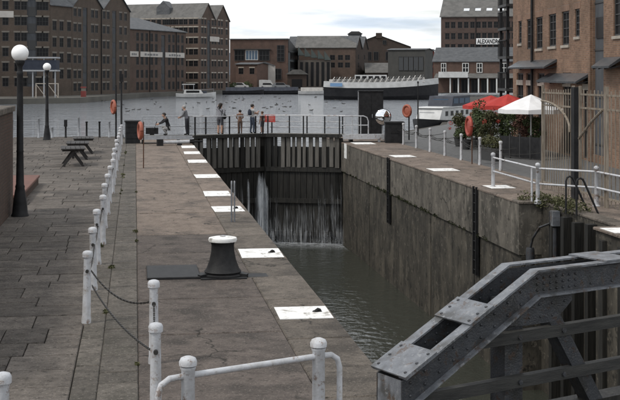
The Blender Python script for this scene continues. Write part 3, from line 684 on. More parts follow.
for i,w in enumerate(wins):
    window(RT, *w, dep=.12, sill=stone_l if i != 1 else None, bars=(0 if w[1]-w[0] < .6 else 1, 3))
    MB().box(w[0]-.15,w[1]+.15,-.012,.05,w[3]+.004,w[3]+.30).build('lintel', brickmat('brick_arch',(.21,.12,.08),(.26,.16,.11),(.2,.16,.13),bw=.08,bh=.30), RT)
for w in doors:
    d = window(RT, *w, dep=.14, bars=(1,2), name='glazed_door')
    MB().box(w[0]+.01,w[1]-.01,-.03,.12,w[3]-.62,w[3]-.36).build('pale_lintel', stone_l, RT)
by = MB().box(bay[0],bay[1],.10,.155,bay[2],bay[3]).build('loading_bay', bay_m, RT)
zb0, zb1 = sz(598,38)[1], sz(598,17)[1]
MB().box(bay[0]+.25,bay[1]-.2,.06,.099,zb0,zb1).build('dark_opening', glass_m, by)
for k in range(5):
    z = bay[2]+.4+k*1.9; MB().box(bay[0],bay[1],.07,.098,z,z+.07).build('board_rail', frame_d, by)
s = s_on(a,b,534.4); MB().tube([(s,-.12,2.2),(s,-.12,EH)], .075, 8).build('drainpipe', black_m, RT)
MB().box(s-.25,s+.25,-.28,-.003,1.9,2.2).build('hopper_head', black_m, RT)
def canopy(u0,u1,v,proj,parent=RT):
    s0,s1 = s_on(a,b,u0),s_on(a,b,u1); z = sz((u0+u1)/2,v)[1]
    mb = MB(); mb.extr([(0,.35),(proj,0),(proj,-.08),(0,.22)], (s0,-.003,z), (0,-1,0), (0,0,1), (1,0,0), s1-s0)
    c = mb.build('glass_canopy', M('canopy_dark_glass',(.045,.05,.055),(.07,.075,.08),scale=2,rough=.25), parent)
    for k in range(4):
        x = s0+(s1-s0)*(k+.02)/3.04; MB().bar((x,-.003,z+.02),(x,-proj+.05,z-.10),.04,.05).build('bracket', black_m, c)
canopy(519,557,67,.6); canopy(604,622,66,.5); canopy(549,590,81,.6)
# pilaster of brick between windows and bay
MB().box(s_on(a,b,590.5),s_on(a,b,592.3),-.10,-.003,0,EH-.1).build('pilaster', bk_right, RT)
# dark steel stair and balconies at its far corner
pc = wd(510,66.5); ST_ = thing('steel_balcony_stack', 'dark steel balconies stacked at the far corner of the brick building', 'balcony', (pc.x,pc.y,0), rz)
for x,y in ((-.1,-.1),(-.1,1.5),(-2.0,-.1),(-2.0,1.5)): MB().box(x-.07,x+.07,y-.07,y+.07,-.02,8.2).build('post', black_m, ST_)
for k,z in enumerate((2.6,4.4,6.0,7.3)):
    MB().box(-2.2,.1,-.25,1.7,z,z+.14).build('platform', frame_d, ST_)
    for x in range(8): MB().box(-2.2+x*.31,-2.16+x*.31,-.24,-.2,z+.14,z+1.0).build('baluster', black_m, ST_)
    MB().box(-2.2,.1,-.26,-.18,z+1.0,z+1.06).build('handrail', black_m, ST_)

# ------------------------------------------------------------------ upper lock gate
def leaf(ax, ay, bx, by, label):
    o, rz, Ln = facade_frame((ax,ay,0),(bx,by,0))
    T = thing('lock_gate_leaf', label, 'lock gate', (ax,ay,0), rz, 'leaves of the upper lock gate'); rr = random.Random(int(ax*10))
    n = 13; w = Ln/n
    for i in range(n): MB().box(i*w+.012,(i+1)*w-.012,.10,.28,-7.5,-.27+rr.uniform(-.02,.02)).build('plank', wood_d, T)
    for z in (-1.45,-3.1,-4.8): MB().box(.02,Ln-.02,.02,.099,z-.12,z+.12).build('cross_rail', wood_d, T)
    x = .08
    while x < Ln-.2:
        w = rr.uniform(.15,.24); 
        MB().box(x,min(x+w,Ln-.02),.0+rr.uniform(-.02,.02),.098,-1.32+rr.uniform(-.05,.03),.26+rr.uniform(-.03,.06)).build('upright_board', wood_g if rr.random() > .22 else wood_d, T)
        x += w + rr.choice([.10,.13,.17,.22])
    MB().box(-.13 if ax > 5 else Ln-.24,.24 if ax > 5 else Ln+.14,.10,.40,-7.5,.235).build('mitre_post', wood_d, T)
    MB().box(.0 if ax < 5 else Ln-.26,.26 if ax < 5 else Ln,.10,.42,-7.5,.20).build('heel_post', wood_d, T)
    for i in range(6): xx = .35+i*(Ln-.7)/5; MB().box(xx-.05,xx+.05,.12,.24,-.28,.28).build('stanchion_foot', wood_d, T)
    MB().box(0,Ln,-.10,.98,.30,.40).build('walkway', wood_g, T)
    MB().box(0,Ln,-.14,-.102,.24,.42).build('toe_board', wood_d, T)
    for i in range(5):
        xx = .12+i*(Ln-.24)/4
        MB().box(xx-.03,xx+.03,.86,.92,.40,1.36).build('rail_post', iron_m, T)
        if i % 2 == 0: MB().box(xx-.03,xx+.03,.0,.06,.40,1.36).build('rail_post', iron_m, T)
    for z in (.72,1.02,1.36): MB().tube([(0,.89,z),(Ln,.89,z)], .028, 6).build('handrail', white_p, T)
    MB().tube([(0,.03,1.36),(Ln,.03,1.36)], .022, 6).build('handrail', white_p, T)
    return T, rr
TL_, _ = leaf(XL+.04,GY,6.79,GY+1.45,'left leaf of the closed timber lock gate with leaking water')
TR_, _ = leaf(6.81,GY+1.45,XR-.07,GY,'right leaf of the closed timber lock gate beside the stone wall')
for i in range(26):                               # close-set pale pickets of the left handrail
    x = .2+i*.08; MB().box(x-.012,x+.012,.895,.915,.45,1.34).build('picket', grey_p, TL_)
# walkways ashore on both sides
T = thing('gate_footway', 'grey plank footway with railing from left quay to the lock gate', 'footway', (XL,GY,0))
MB().box(-2.6,.02,-.1,1.0,.30,.40).build('deck', wood_g, T); MB().box(-2.6,.0,-.14,-.102,.22,.42).build('toe_board', grey_p, T)
for x in (-2.5,-1.6,-.7): MB().box(x-.06,x+.06,-.05,.95,-.055,.30).build('support', iron_m, T)
for x in (-2.5,-1.3,-.15): MB().box(x-.03,x+.03,.9,.96,.40,1.36).build('rail_post', iron_m if x > -2 else grey_p, T)
for z in (.85,1.36): MB().tube([(-2.5,.93,z),(0,.93,z)], .025, 6).build('handrail', grey_p, T)
T = thing('gate_footway', 'white steel footway with curved railing end on the right quay', 'footway', (XR,GY,0))
MB().box(-.05,2.5,-.1,.9,.28,.38).build('deck', grey_p, T); MB().box(-.02,2.5,-.16,-.102,.16,.42).build('edge_beam', white_p, T)
for x in (1.9,2.3): MB().box(x-.06,x+.06,-.09,.0,-.06,.28).build('support', white_p, T)
MB().box(.4,.55,.1,.6,-.06,.28).build('support', iron_m, T)
for z in (.85,1.36): pass
MB().tube([(-.05,.03,1.36),(1.1,.03,1.36),(1.28,.03,1.28),(1.35,.03,1.1),(1.35,.03,.38)], .03, 8).build('handrail', white_p, T)
MB().tube([(-.05,.03,.88),(1.35,.03,.88)], .025, 8).build('handrail', white_p, T)
for x in (.1,.5,.95): MB().tube([(x,.03,.38),(x,.03,1.36)], .022, 8).build('rail_post', white_p, T)
# winding gear on the left
p = g(152,139); T = thing('winding_gear', 'black gate winding gear with handle on the left quay', 'winch', (p.x,p.y,0))
MB().box(-.34,.34,-.2,.2,.28,.62).build('gear_case', iron_m, T); MB().box(-.12,.12,-.15,.15,-.06,.28).build('pedestal', iron_m, T)
MB().tube([(.1,-.22,.5),(.25,-.24,.95),(.25,-.42,.95)], .022, 6).build('crank_handle', iron_m, T)
p = g(172,145.5); T = thing('gate_ram', 'white and black gate ram lying before the left footway', 'machine', (p.x,p.y,0), R(6))
MB().tube([(-.5,0,.16),(.9,.35,.16)], .09, 10).build('cylinder', white_p, T); MB().tube([(.9,.35,.16),(1.6,.52,.16)], .045, 8).build('rod', iron_m, T)
MB().box(-.75,-.45,-.15,.15,-.05,.32).build('anchor_block', iron_m, T); MB().box(.3,.5,.0,.4,-.05,.09).build('saddle', iron_m, T)
# red notice on the rail
p = Vector((7.12,GY+2.12,0)); T = thing('red_notice', 'small red notice board fixed to the gate handrail', 'sign', (p.x,p.y,.0), R(-20))
MB().box(-.29,.29,-.02,.02,.98,1.38).build('board', redsig_m, T)
for z,w in ((1.26,.20),(1.17,.22),(1.09,.16)): MB().box(-w,w,-.026,-.021,z-.02,z+.02).build('lettering', M('faded_red_lettering',(.50,.22,.20)), T)
# leaking water
FADE = []
mb = MB(); rr = random.Random(5)
def gate_y(x): return GY + (1.45*(x-XL)/3.9 if x < 6.8 else 1.45*(10.7-x)/3.9)
def at_u(u): k = (u-310)/F; return (62.3+.0)*(k*CT+ST)
streams = [(at_u(u),z,w,d) for u,z,w,d in ((264,-1.5,.24,2.6),(268,-1.55,.14,1.2),(249,-1.4,.10,1.0),(257,-1.9,.08,.7),(271,-2.2,.08,.6),(279,-2.6,.12,.9),(286,-3.2,.10,.7),(293,-3.4,.10,.6),(301,-3.0,.10,.7),(306,-2.6,.12,.9),(313,-3.2,.10,.6),(320,-2.4,.12,.9),(325,-2.3,.08,.8),(331,-1.9,.12,.9),(337,-1.7,.12,.9),(341,-1.8,.08,.8),(243,-1.8,.10,.8),(238,-1.6,.08,.8),(233,-1.4,.08,.6))]
def sheet(x0, x1, zt, zb, m, n=7, push=.25, seed=0):
    q = random.Random(seed); k = 12; cols = max(2,int((x1-x0)/.06)); vs = []
    tops = [zt - abs(q.gauss(0,.35))*min(1,abs(zt-zb)*.5) for _ in range(cols+1)]
    for r_ in range(k+1):
        f = r_/k
        for c_ in range(cols+1):
            z = tops[c_]+(zb-tops[c_])*f
            x = x0+(x1-x0)*c_/cols; x += (x-(x0+x1)/2)*f*.25
            FADE.append((len(mb.v)+len(vs), math.sin(math.pi*min(1,max(0,c_/cols)))**.8*min(1,f*5) if x1-x0 < 2 else min(1,f*2.2)))
            vs.append((x, gate_y(min(max(x,XL),XR))-.035-push*math.sqrt(f)*(1+.25*math.sin(x*23+seed))-.02*math.sin(x*61), z))
    mb.add(vs, [(r_*(cols+1)+c_,r_*(cols+1)+c_+1,(r_+1)*(cols+1)+c_+1,(r_+1)*(cols+1)+c_) for r_ in range(k) for c_ in range(cols)], m)
for i_,(sx, sz_, sw2, dens) in enumerate(streams):
    for l_ in range(2 if dens < 1.5 else 4):
        w_ = sw2*rr.uniform(.8,1.7); c_ = sx+rr.gauss(0,.05); sheet(c_-w_*.6,c_+w_*.6, sz_-rr.uniform(0,.35), -5.3, 0 if dens > .95 else 1, push=rr.uniform(.12,.45), seed=i_*5+l_)
sheet(4.4,10.6,-3.2,-5.3,1,push=.2,seed=91); sheet(4.4,10.6,-4.2,-5.3,1,push=.4,seed=92); sheet(6.0,7.6,-3.9,-5.3,1,push=.55,seed=93)
for _ in range(500):                              # spray and froth at the foot
    x = rr.choice([rr.gauss(6.6,.6), rr.uniform(4.5,10.6), rr.gauss(9.9,.5)])
    if XL+.1 < x < XR-.1:
        r = rr.uniform(.004,.011); yy = gate_y(x)-.2-abs(rr.gauss(0,.55)); mb.ball((x,yy,-5.3+abs(rr.gauss(0,.22))*math.exp(-abs(yy-gate_y(x)+.3))), r*1.5,r*1.5,r, 5, 3, 2)
fv = []; nx_, ny_ = 60, 14
for iy in range(ny_+1):
    for ix in range(nx_+1):
        x = XL+.1+(XR-XL-.2)*ix/nx_; FADE.append((len(mb.v)+len(fv), (1-iy/ny_)**1.6)); fv.append((x, gate_y(x)-.02-iy*.20, -5.285))
mb.add(fv, [(iy*(nx_+1)+ix,iy*(nx_+1)+ix+1,(iy+1)*(nx_+1)+ix+1,(iy+1)*(nx_+1)+ix) for iy in range(ny_) for ix in range(nx_)], 3)
def wispy(name, lo, hi, amax, sc=(26,3,.9)):
    m = bpy.data.materials.new(name); m.use_nodes = True; t = m.node_tree; n = t.nodes; l = t.links; b_ = n['Principled BSDF']
    b_.inputs['Base Color'].default_value = (.66,.69,.72,1); b_.inputs['Roughness'].default_value = .4
    tc = n.new('ShaderNodeTexCoord'); mp = n.new('ShaderNodeMapping'); mp.inputs['Scale'].default_value = sc; l.new(tc.outputs['Object'], mp.inputs['Vector'])
    nz = n.new('ShaderNodeTexNoise'); nz.inputs['Scale'].default_value = 1.0; nz.inputs['Detail'].default_value = 7; nz.inputs['Roughness'].default_value = .68; l.new(mp.outputs['Vector'], nz.inputs['Vector'])
    rp = n.new('ShaderNodeValToRGB'); rp.color_ramp.elements[0].position = lo; rp.color_ramp.elements[1].position = hi; rp.color_ramp.elements[1].color = (amax,)*3+(1,); l.new(nz.outputs['Fac'], rp.inputs['Fac'])
    af = n.new('ShaderNodeAttribute'); af.attribute_name = 'fade'; mu = n.new('ShaderNodeMath'); mu.operation = 'MULTIPLY'
    l.new(rp.outputs['Color'], mu.inputs[0]); l.new(af.outputs['Fac'], mu.inputs[1]); l.new(mu.outputs[0], b_.inputs['Alpha']); return m
wf = mb.build('falling_water', [wispy('falling_water_dense',.36,.62,.95), wispy('falling_water_thin',.48,.78,.5), foam_m, wispy('foam_on_water',.36,.62,.85,(4,5,1))], smooth=True); wf['kind'] = 'stuff'
at_ = wf.data.attributes.new('fade','FLOAT','POINT')
for i_,f_ in FADE: at_.data[i_].value = f_

# ------------------------------------------------------------------ steel gate frame in the right foreground
E = wd(405, 12.6); bd = Vector((math.sin(R(65.7)), math.cos(R(65.7)), 0)); wv = Vector((-bd.y, bd.x, 0))   # along, and away from the viewer
T = thing('steel_gate_frame', 'riveted grey steel gate frame with sloping box beam over the lock', 'lock gate', (E.x,E.y,0), math.atan2(bd.y,bd.x))
zE, zB, tB, tE, W, dh = .376, 1.343, 1.873, 8.2, .56, .27
# local frame: x along the beam, y away, z up
def beam_web(y0, y1, m, nm):
    prof = [(0,zE-.03),(tB,zB-.03),(tE,zB-.03),(tE,zB-dh),(tB+.03,zB-dh),(.10,zE-dh-.02),(0,zE-dh-.25)]
    return MB().extr(prof, (0,y0,0), (1,0,0), (0,0,1), (0,1,0), y1-y0, 0).build(nm, m, T)
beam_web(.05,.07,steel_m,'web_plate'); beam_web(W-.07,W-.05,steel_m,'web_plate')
sl = Vector((tB,0,zB-zE)).normalized(); nrm = Vector((-sl.z,0,sl.x)); LS = math.hypot(tB,zB-zE)
def flange(y0,y1,m,nm,lower=False):
    dz = -dh if lower else 0
    mb = MB(); t = .022
    mb.extr([(0 if not lower else .1,zE+dz),(tB,zB+dz),(tE,zB+dz),(tE,zB+dz+t),(tB-.006,zB+dz+t),(0 if not lower else .1,zE+dz+t)] if not lower else
            [(.12,zE+dz),(tB+.03,zB+dz),(tE,zB+dz),(tE,zB+dz-t),(tB+.036,zB+dz-t),(.12,zE+dz-t)], (0,y0,0), (1,0,0), (0,0,1), (0,1,0), y1-y0)
    return mb.build(nm, m, T)
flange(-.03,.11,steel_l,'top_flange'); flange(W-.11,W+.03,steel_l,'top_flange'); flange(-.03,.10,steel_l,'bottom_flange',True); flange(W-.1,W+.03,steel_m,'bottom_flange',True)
def on_slope(s): return Vector((0,0,zE+.022)) + sl*s
for s0,s1 in ((-.015,.46),(.98,1.36)):              # batten plates on the slope
    p0, p1 = on_slope(s0), on_slope(s1)
    mb = MB(); q = [(p0,0),(p1,0)]
    mb.extr([(0,-.032),(s1-s0,-.032),(s1-s0,W+.032),(0,W+.032)], p0+nrm*.003, sl, (0,1,0), nrm, .018)
    bp_ = mb.build('batten_plate', steel_l, T)
    rv = MB()
    for yy in (.04,W-.04):
        for k in range(3): c = p0+sl*((s1-s0)*(.14+.36*k))+nrm*.021+Vector((0,yy,0)); rv.ball(c,.020,.020,.014,8,6)
    rv.build('rivets', steel_m, bp_, smooth=True)['kind'] = 'stuff'
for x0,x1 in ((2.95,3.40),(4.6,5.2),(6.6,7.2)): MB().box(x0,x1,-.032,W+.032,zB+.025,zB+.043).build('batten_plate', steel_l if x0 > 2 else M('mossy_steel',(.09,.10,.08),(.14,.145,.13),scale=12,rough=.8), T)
MB().box(0,.02,.071,W-.071,zE-.5,zE-.03).build('end_plate', steel_l, T)
rv = MB()
for yy in (.045,):
    for k in range(9):
        for q in (.06,.20):
            c = Vector((0,yy,zE-.05)) + sl*(.12+k*.22) - Vector((0,0,q)); rv.ball(c,.016,.012,.016,8,6)
    for k in range(7):
        for q in (.06,.13,.2): rv.ball((tB+.05+k*.10,yy,zB-q-.02),.015,.012,.015,8,6)
    for k in range(16): rv.ball((tB+.9+k*.35,yy,zB-.22),.015,.012,.015,8,6)
for k in range(9):
    for q in (.08,.18): c = Vector((0,W-.075,zE-.03)) + sl*(.55+k*.18) - Vector((0,0,q)); rv.ball(c,.015,.012,.015,8,6)
rv.build('rivets', steel_m, T, smooth=True)['kind'] = 'stuff'
MB().extr([(tB-.52,zB-dh-.30),(tB+.0,zB-dh-.023),(tB+.62,zB-dh-.023),(tB+.62,zB-dh-.12),(tB+.35,zB-dh-.34),(tB-.1,zB-dh-.34)], (0,.072,0), (1,0,0), (0,0,1), (0,1,0), .02).build('gusset_plate', steel_m, T)
rv = MB()
for x_,z_ in ((-.25,-.18),(-.1,-.1),(.1,-.1),(.3,-.1),(.5,-.1),(-.05,-.24),(.12,-.24),(.3,-.24)): rv.ball((tB+x_,.07,zB-dh-.02+z_),.015,.012,.015,8,6)
rv.build('rivets', steel_m, T, smooth=True)['kind'] = 'stuff'
for x in (1.58,5.6): MB().box(x,x+.27,.216,W-.1,-7.5,zB-dh-.05).build('steel_post', steel_m, T)
MB().bar((2.15,.25,zB-dh-.1),(3.55,.25,-1.2),.18,.20,up=(0,1,0)).build('diagonal_brace', steel_m, T)
MB().bar((.95,.30,-1.2),(.80,.30,-.6),.1,.1).build('small_brace', steel_m, T)
for z,x0 in ((.60,.65),(.09,.25)): 
    r_ = MB().box(x0,tE,.115,.215,z-.065,z+.065).build('timber_rail', M('grey_wet_rail',(.028,.028,.027),(.055,.054,.050),scale=5,stretch=(.4,4,4),rough=.75,bump=.3), T)
    for x in (1.72,2.4,5.7): MB().tube([(x,.095,z),(x,.115,z)], .03, 8).build('bolt', steel_m, r_)
MB().box(.25,tE,.15,.45,-7.5,-.30).build('gate_body', wood_d, T)
MB().box(-.02,.22,.1,.46,-7.5,zE-.55).build('mitre_post', wood_d, T)

# ------------------------------------------------------------------ left quay furniture
# posts and chains
def make_post(h=1.03, r=.062):
    T = thing('chain_post', 'x', 'post', group='white chain posts on the left quay')
    MB().lathe([(r*1.12,-.05),(r*1.1,.06),(r*.98,.10),(r*.86,h-.12),(r*.95,h-.10),(r*.95,h-.09)], 14).build('shaft', white_p, T, smooth=True)
    MB().lathe([(r*.9,h-.09),(r*1.2,h-.085),(r*1.22,h-.03),(r*1.0,h-.005),(r*.5,h+.006)], 14).build('cap', white_p, T, smooth=True)
    MB().lathe([(.025,0),(.025,.05)], 8).build('eye', chain_m, T).matrix_local = Matrix.Translation((0,-r*.8,h-.28)) @ Matrix.Rotation(R(90),4,'X')
    return T
def chain(T, p, q, za, zb, sag):
    mb = MB(); p = Vector(p); q = Vector(q); L_ = (q-p).length; n = max(10,int(L_/.07)); pts = []
    for i in range(n+1):
        t = i/n; c = p.lerp(q,t); pts.append(Vector((c.x-T.location.x, c.y-T.location.y, za+(zb-za)*t - sag*4*t*(1-t))))
    for i in range(n):
        m_ = (pts[i]+pts[i+1])/2; d = (pts[i+1]-pts[i])*.62
        mb.bar(m_-d, m_+d, .024 if i%2 else .010, .010 if i%2 else .024)
    return mb.build('chain', chain_m, T)
post0 = make_post(); row = []
ys = [17.6+2.68*k for k in range(17)]
for k,yy in enumerate(ys):
    lab = 'white post with chain, %s from the camera in the long left row' % ORD[k]
    t = post0 if k == 0 else dup(post0, (-.68,yy,0), 0, lab)
    t.location = (-.68+rnd.uniform(-.02,.02),yy,0); t['label'] = lab; t.rotation_euler = (R(rnd.uniform(-1.0,1.0)),R(rnd.uniform(-1.3,1.3)),0); row.append(t)
px = [dup(post0,(.23,15.0,0),0,'white post with chain on the concrete, level with the black capstan plate'), dup(post0,(.21,12.42,0),0,'white post with chain just behind the foreground railing')]
px.append(dup(post0,(-1.12,10.55,0),0,'white post cut by the bottom left corner of the picture'))
for k in range(len(row)-1):
    chain(row[k], (-.68,ys[k]+.06,0), (-.68,ys[k+1]-.06,0), .75,.75,.12)
chain(px[0], (.17,15.05,0), (-.62,17.55,0), .75,.75,.16); chain(px[1], (.21,12.5,0), (.23,14.92,0), .75,.75,.14); chain(row[0], (-.62,17.5,0),(.16,12.5,0),.55,.75,.10)
# foreground railing
P1, P2 = Vector((.46,10.55,0)), Vector((1.70,11.1,0)); d = (P2-P1).normalized()
T = thing('white_railing', 'white tubular railing with two ball-topped posts in the foreground', 'railing', P1, math.atan2(d.y,d.x)); LL = (P2-P1).length
for x in (0,LL): 
    ps = MB().lathe([(.085,-.05),(.085,.05),(.062,.06),(.060,1.0),(.068,1.01),(.068,1.03)], 16).build('post', white_p, T, smooth=True); ps.location = (x,0,0)
    cp = MB().lathe([(.05,1.03),(.078,1.04),(.080,1.075),(.066,1.105),(.03,1.12)], 16).build('cap', white_p, ps, smooth=True)
MB().tube([(0,0,.95),(LL,0,.95)], .028, 10).build('rail', white_p, T, smooth=True)
MB().tube([(0,0,.95),(-.18,0,.945),(-.26,0,.90),(-.29,0,.82),(-.29,0,-.05)], .028, 10).build('rail_end', white_p, T, smooth=True)
MB().tube([(LL,0,.95),(LL+.14,0,.945),(LL+.21,0,.90),(LL+.235,0,.82),(LL+.235,0,-.05)], .028, 10).build('rail_end', white_p, T, smooth=True)
# capstan and plates
c = g(224,279.5); T = thing('capstan', 'black iron capstan with white painted top', 'capstan', (c.x,c.y+.30,0))
MB().lathe([(.36,-.05),(.36,.05),(.31,.07),(.33,.10),(.29,.15),(.235,.30),(.205,.45),(.20,.56),(.215,.62)], 28).build('drum', iron_m, T, smooth=True)
MB().lathe([(.215,.62),(.245,.625),(.255,.66),(.245,.69),(.17,.705),(.05,.71)], 28).build('white_top', pad_m, T, smooth=True)
MB().lathe([(.05,.71),(.05,.725),(.02,.73)], 12).build('hub', white_p, T, smooth=True)
MB().box(-.40,.40,-.34,.34,-.05,.025).build('base_plate', iron_m, T)
for sx in (-1,1): MB().bar((sx*.27,-.1,.04),(sx*.42,-.16,.02),.12,.09).build('lug', iron_m, T)
a0, a1 = g(147,280.5), g(204,280.5)
tag(MB().slab(a0.x,a1.x-.05,a0.y,a0.y+1.35,-.01,.045,.012).build('steel_plate', iron_m), 'flat black steel plate on the quay left of the capstan', 'plate')
p = g(256,275.5); T = thing('inspection_cover', 'small square recessed cover in the concrete right of the capstan', 'cover', (p.x,p.y,0))
MB().box(-.26,.26,-.24,.24,-.045,.004).build('frame', sett_m, T); MB().box(-.2,.2,-.18,.18,.004,.007).build('lid', iron_m, T)
# white mooring marks
def mark(x0,x1,y0,y1,label,hook=True,zt=.014):
    T = thing('mooring_mark', label, 'marking', ((x0+x1)/2,(y0+y1)/2,0), R(random.Random(int(y0*7)).uniform(-1.2,1.2)), 'white painted mooring marks')
    w, l_ = (x1-x0)/2, (y1-y0)/2
    MB().box(-w,w,-l_,l_,.002,zt).build('painted_plate', pad_m, T)
    if hook: MB().tube([(w*.48,0,zt-.004),(w*.50,.0,zt+.028),(w*.56,.01,zt+.042),(w*.64,.015,zt+.03),(w*.68,.02,zt-.004)], .020, 8).build('mooring_ring', iron_m, T); MB().ball((w*.5,.03,zt),.06,.05,.025,8,6).build('ring_boss', iron_m, T, smooth=True)
    return T
lm = [(314,277,343,12),(254,240,288,9),(209.5,213,243,5.5),(194,204,230,5),(176.5,195,219,3.6),(161.5,188,212,3),(153,184,206,2.6),(147,181.5,203,2.4)]
for k,(v,u0,u1,dv_) in enumerate(lm):
    q0, q1 = g(u0,v), g(u1,v); dy = F*H/(v-dv_/2-V0) - F*H/(v+dv_/2-V0)
    mark(max(q0.x,1.85), min(q1.x,XL-.01), q0.y-dy/2, q0.y+dy/2, 'white painted mooring mark on left coping, %s from the camera' % ORD[k], k < 3)
rm = [(156.4,392,414,2),(170,430,457,2.6),(187.2,487,512,3),(143.5,353,374,1.8),(231,606,640,5)]
rl = ['white mooring mark on right coping nearest the tall black slot','white mooring mark on right coping, second before the white railing','white mooring mark at the foot of the right railing end','white mooring mark on right coping beside the lock gate','white mooring mark cut by the right edge of the picture']
for (v,u0,u1,dv_),lab in zip(rm,rl):
    q0, q1 = g(u0,v), g(u1,v); dy = F*H/(v-dv_/2-V0) - F*H/(v+dv_/2-V0)
    mark(max(q0.x,XR-.05), q1.x, q0.y-dy/2, q0.y+dy/2, lab, False)
q = g(354,143.5); tag(MB().box(10.615,10.628,q.y-.35,q.y+.35,-.75,.0).build('painted_strip', pad_m), 'white painted strip down the right wall beside the gate', 'marking')
# lamp posts
def lamp(label, p, zg):
    T = thing('lamp_post', label, 'lamp post', (p.x,p.y,0), 0, 'globe lamp posts on the left quay')
    MB().lathe([(.22,-.06),(.22,.03),(.195,.08),(.175,.30),(.13,.62),(.112,.70),(.122,.74),(.10,.80),(.085,1.6),(.095,1.63),(.085,1.66),(.075,zg-.55),(.09,zg-.5),(.07,zg-.46)], 12).build('column', black_m, T, smooth=True)
    MB().lathe([(.07,zg-.46),(.06,zg-.35),(.10,zg-.28),(.13,zg-.20),(.12,zg-.17)], 12).build('gallery', black_m, T, smooth=True)
    MB().ball((0,0,zg),.215,n=24,k=16).build('globe', globe_m, T, smooth=True)
lamp('tall black lamp post with white globe beside the brick wall', g(20,216), 4.10); lamp('black lamp post with white globe at the basin edge', g(47,140), 3.93)
# brick wall and low plinth at the left
T = thing('brick_wall', 'sooty brick wall with stone coping at the left edge', 'wall', (-3.45,31.9,0))
MB().box(-.32,.32,-18,0,-.06,2.62).build('brickwork', bk_wall, T)
for k in range(12): MB().slab(-.38,.38,-18+k*1.5+.005,-18+(k+1)*1.5-.005,2.62,2.76,.02).build('coping_stone', cope_m, T)
T = thing('brick_plinth', 'low red brick plinth behind the tall lamp post', 'plinth', (-3.1,33.4,0))
MB().box(-3.5,0,0,6.4,-.05,.22).build('brickwork', bk_wall, T); MB().slab(-3.55,.04,-.04,6.44,.22,.29,.015).build('capping', M('red_tile_capping',(.16,.075,.055),(.12,.06,.048),scale=3,rough=.8), T)
# picnic tables
def picnic():
    T = thing('picnic_table', 'x', 'picnic table', group='dark picnic tables on the left quay')
    for k in range(5): MB().box(-.46+k*.187,-.46+k*.187+.172,-1.0,1.0,.66,.70).build('top_plank', wood_b, T)
    for yy in (-.7,.7):
        for sx in (-1,1): MB().bar((sx*.42,yy+.03*sx,-.055),(-sx*.22+sx*.12,yy+.03*sx,.66),.06,.09).build('leg', wood_b, T)
        MB().box(-.42,.42,yy-.05,yy+.05,.585,.659).build('cleat', wood_b, T)
    MB().box(-.04,.04,-.7,.7,.30,.38).build('stretcher', wood_b, T)
    return T
t0 = picnic(); q = g(71.5,167); t0.location = (q.x,q.y+1,0); t0.rotation_euler = (0,0,R(4)); t0['label'] = 'dark picnic table nearest the camera of the three'
q = g(76.5,160.5); dup(t0,(q.x,q.y+1.1,0),R(2),'dark picnic table between the two others'); q = g(82,154.8); dup(t0,(q.x,q.y+1.4,0),R(3),'dark picnic table nearest the basin railing')
# basin railing
T = thing('basin_railing', 'low chain railing of mixed posts along the basin edge on the left', 'railing', (0,68.2,0))
for u,m_,h_ in ((-4,grey_p,1.05),(12,grey_p,1.05),(38,grey_p,1.1),(65,iron_m,.95),(78,grey_p,1.15),(86,iron_m,.9),(99,iron_m,.9),(51.5,grey_p,.6),(109,grey_p,.9)):
    p = g(u,138.4); MB().lathe([(.07,-.06),(.07,.05),(.055,.07),(.05,h_-.08),(.07,h_-.06),(.07,h_)], 8).build('post', m_, T, smooth=True).location = (p.x,68.0-68.2,0)
for z,u1 in ((.95,66),(.5,100)):
    p0, p1 = g(-6,138.4), g(u1,138.4); MB().tube([(p0.x,-.2,z),(p1.x,-.2,z)], .02, 6).build('rail', grey_p, T)
p = g(65,138.4); MB().box(p.x-.09,p.x+.09,-.30,-.23,.62,1.0).build('notice', black_m, T)
# lifebuoys
def lifebuoy(label, p, rz, zc, hgt, wid, m_, pm, pole_h, pr=.035, name='lifebuoy_station', oval=1.0):
    T = thing(name, label, 'lifebuoy', (p.x,p.y,0), rz)
    MB().tube([(0,.0,-.06),(0,.0,pole_h)], pr, 8).build('pole', pm, T)
    mb = MB(); n = 20; R0 = hgt/2-.075
    mb.tube([(R0*oval*math.cos(2*math.pi*i/n), -.10-pr, zc+R0*math.sin(2*math.pi*i/n)) for i in range(n+1)], .075, 8, caps=False)
    r_ = mb.build('ring', m_, T, smooth=True)
    MB().box(-.05,.05,-.10-pr,-pr+.005,zc-.06,zc+.06).build('bracket', pm, T)
    cv = MB(); cv.lathe([(R0*.98,-.09),(R0*.9,-.12),(.1,-.15)], 16); co = cv.build('cover_disc', m_, T, smooth=True); co.matrix_local = Matrix.Translation((0,-pr+.02,zc)) @ Matrix.Diagonal((oval,1,1,1)) @ Matrix.Rotation(R(90),4,'X') @ Matrix.Diagonal((1,1,-1,1))
    return T
lifebuoy('orange lifebuoy on a tall dark post at the basin edge', g(116,139), R(-72), 1.75, .82, .4, orange_m, iron_m, 2.95, .05)
lifebuoy('orange lifebuoy on a thin rusty pole beside the black bin', g(143.5,168), R(-80), 1.42, .72, .3, orange_m, rust_m, 1.75, .022)
lifebuoy('orange lifebuoy on a post between black box and moored boat', g(409,139.5), R(-62), 1.55, .74, .4, orange_m, iron_m, 1.5, .04)
lifebuoy('red lifebuoy among the white posts before the terrace', g(472,164), R(-90), 1.50, .84, .4, redlb_m, rust_m, 1.55, .025)
p = g(122,134); T = thing('signal_post', 'tall thin black post standing beside the orange lifebuoy', 'post', (p.x,min(p.y,68.6),0))
MB().lathe([(.12,-.06),(.12,.1),(.06,.16),(.05,3.0),(.05,3.1)], 8).build('shaft', black_m, T, smooth=True); MB().box(-.11,.11,-.11,.11,3.1,3.55).build('signal_head', black_m, T)
p = g(117.5,139); 
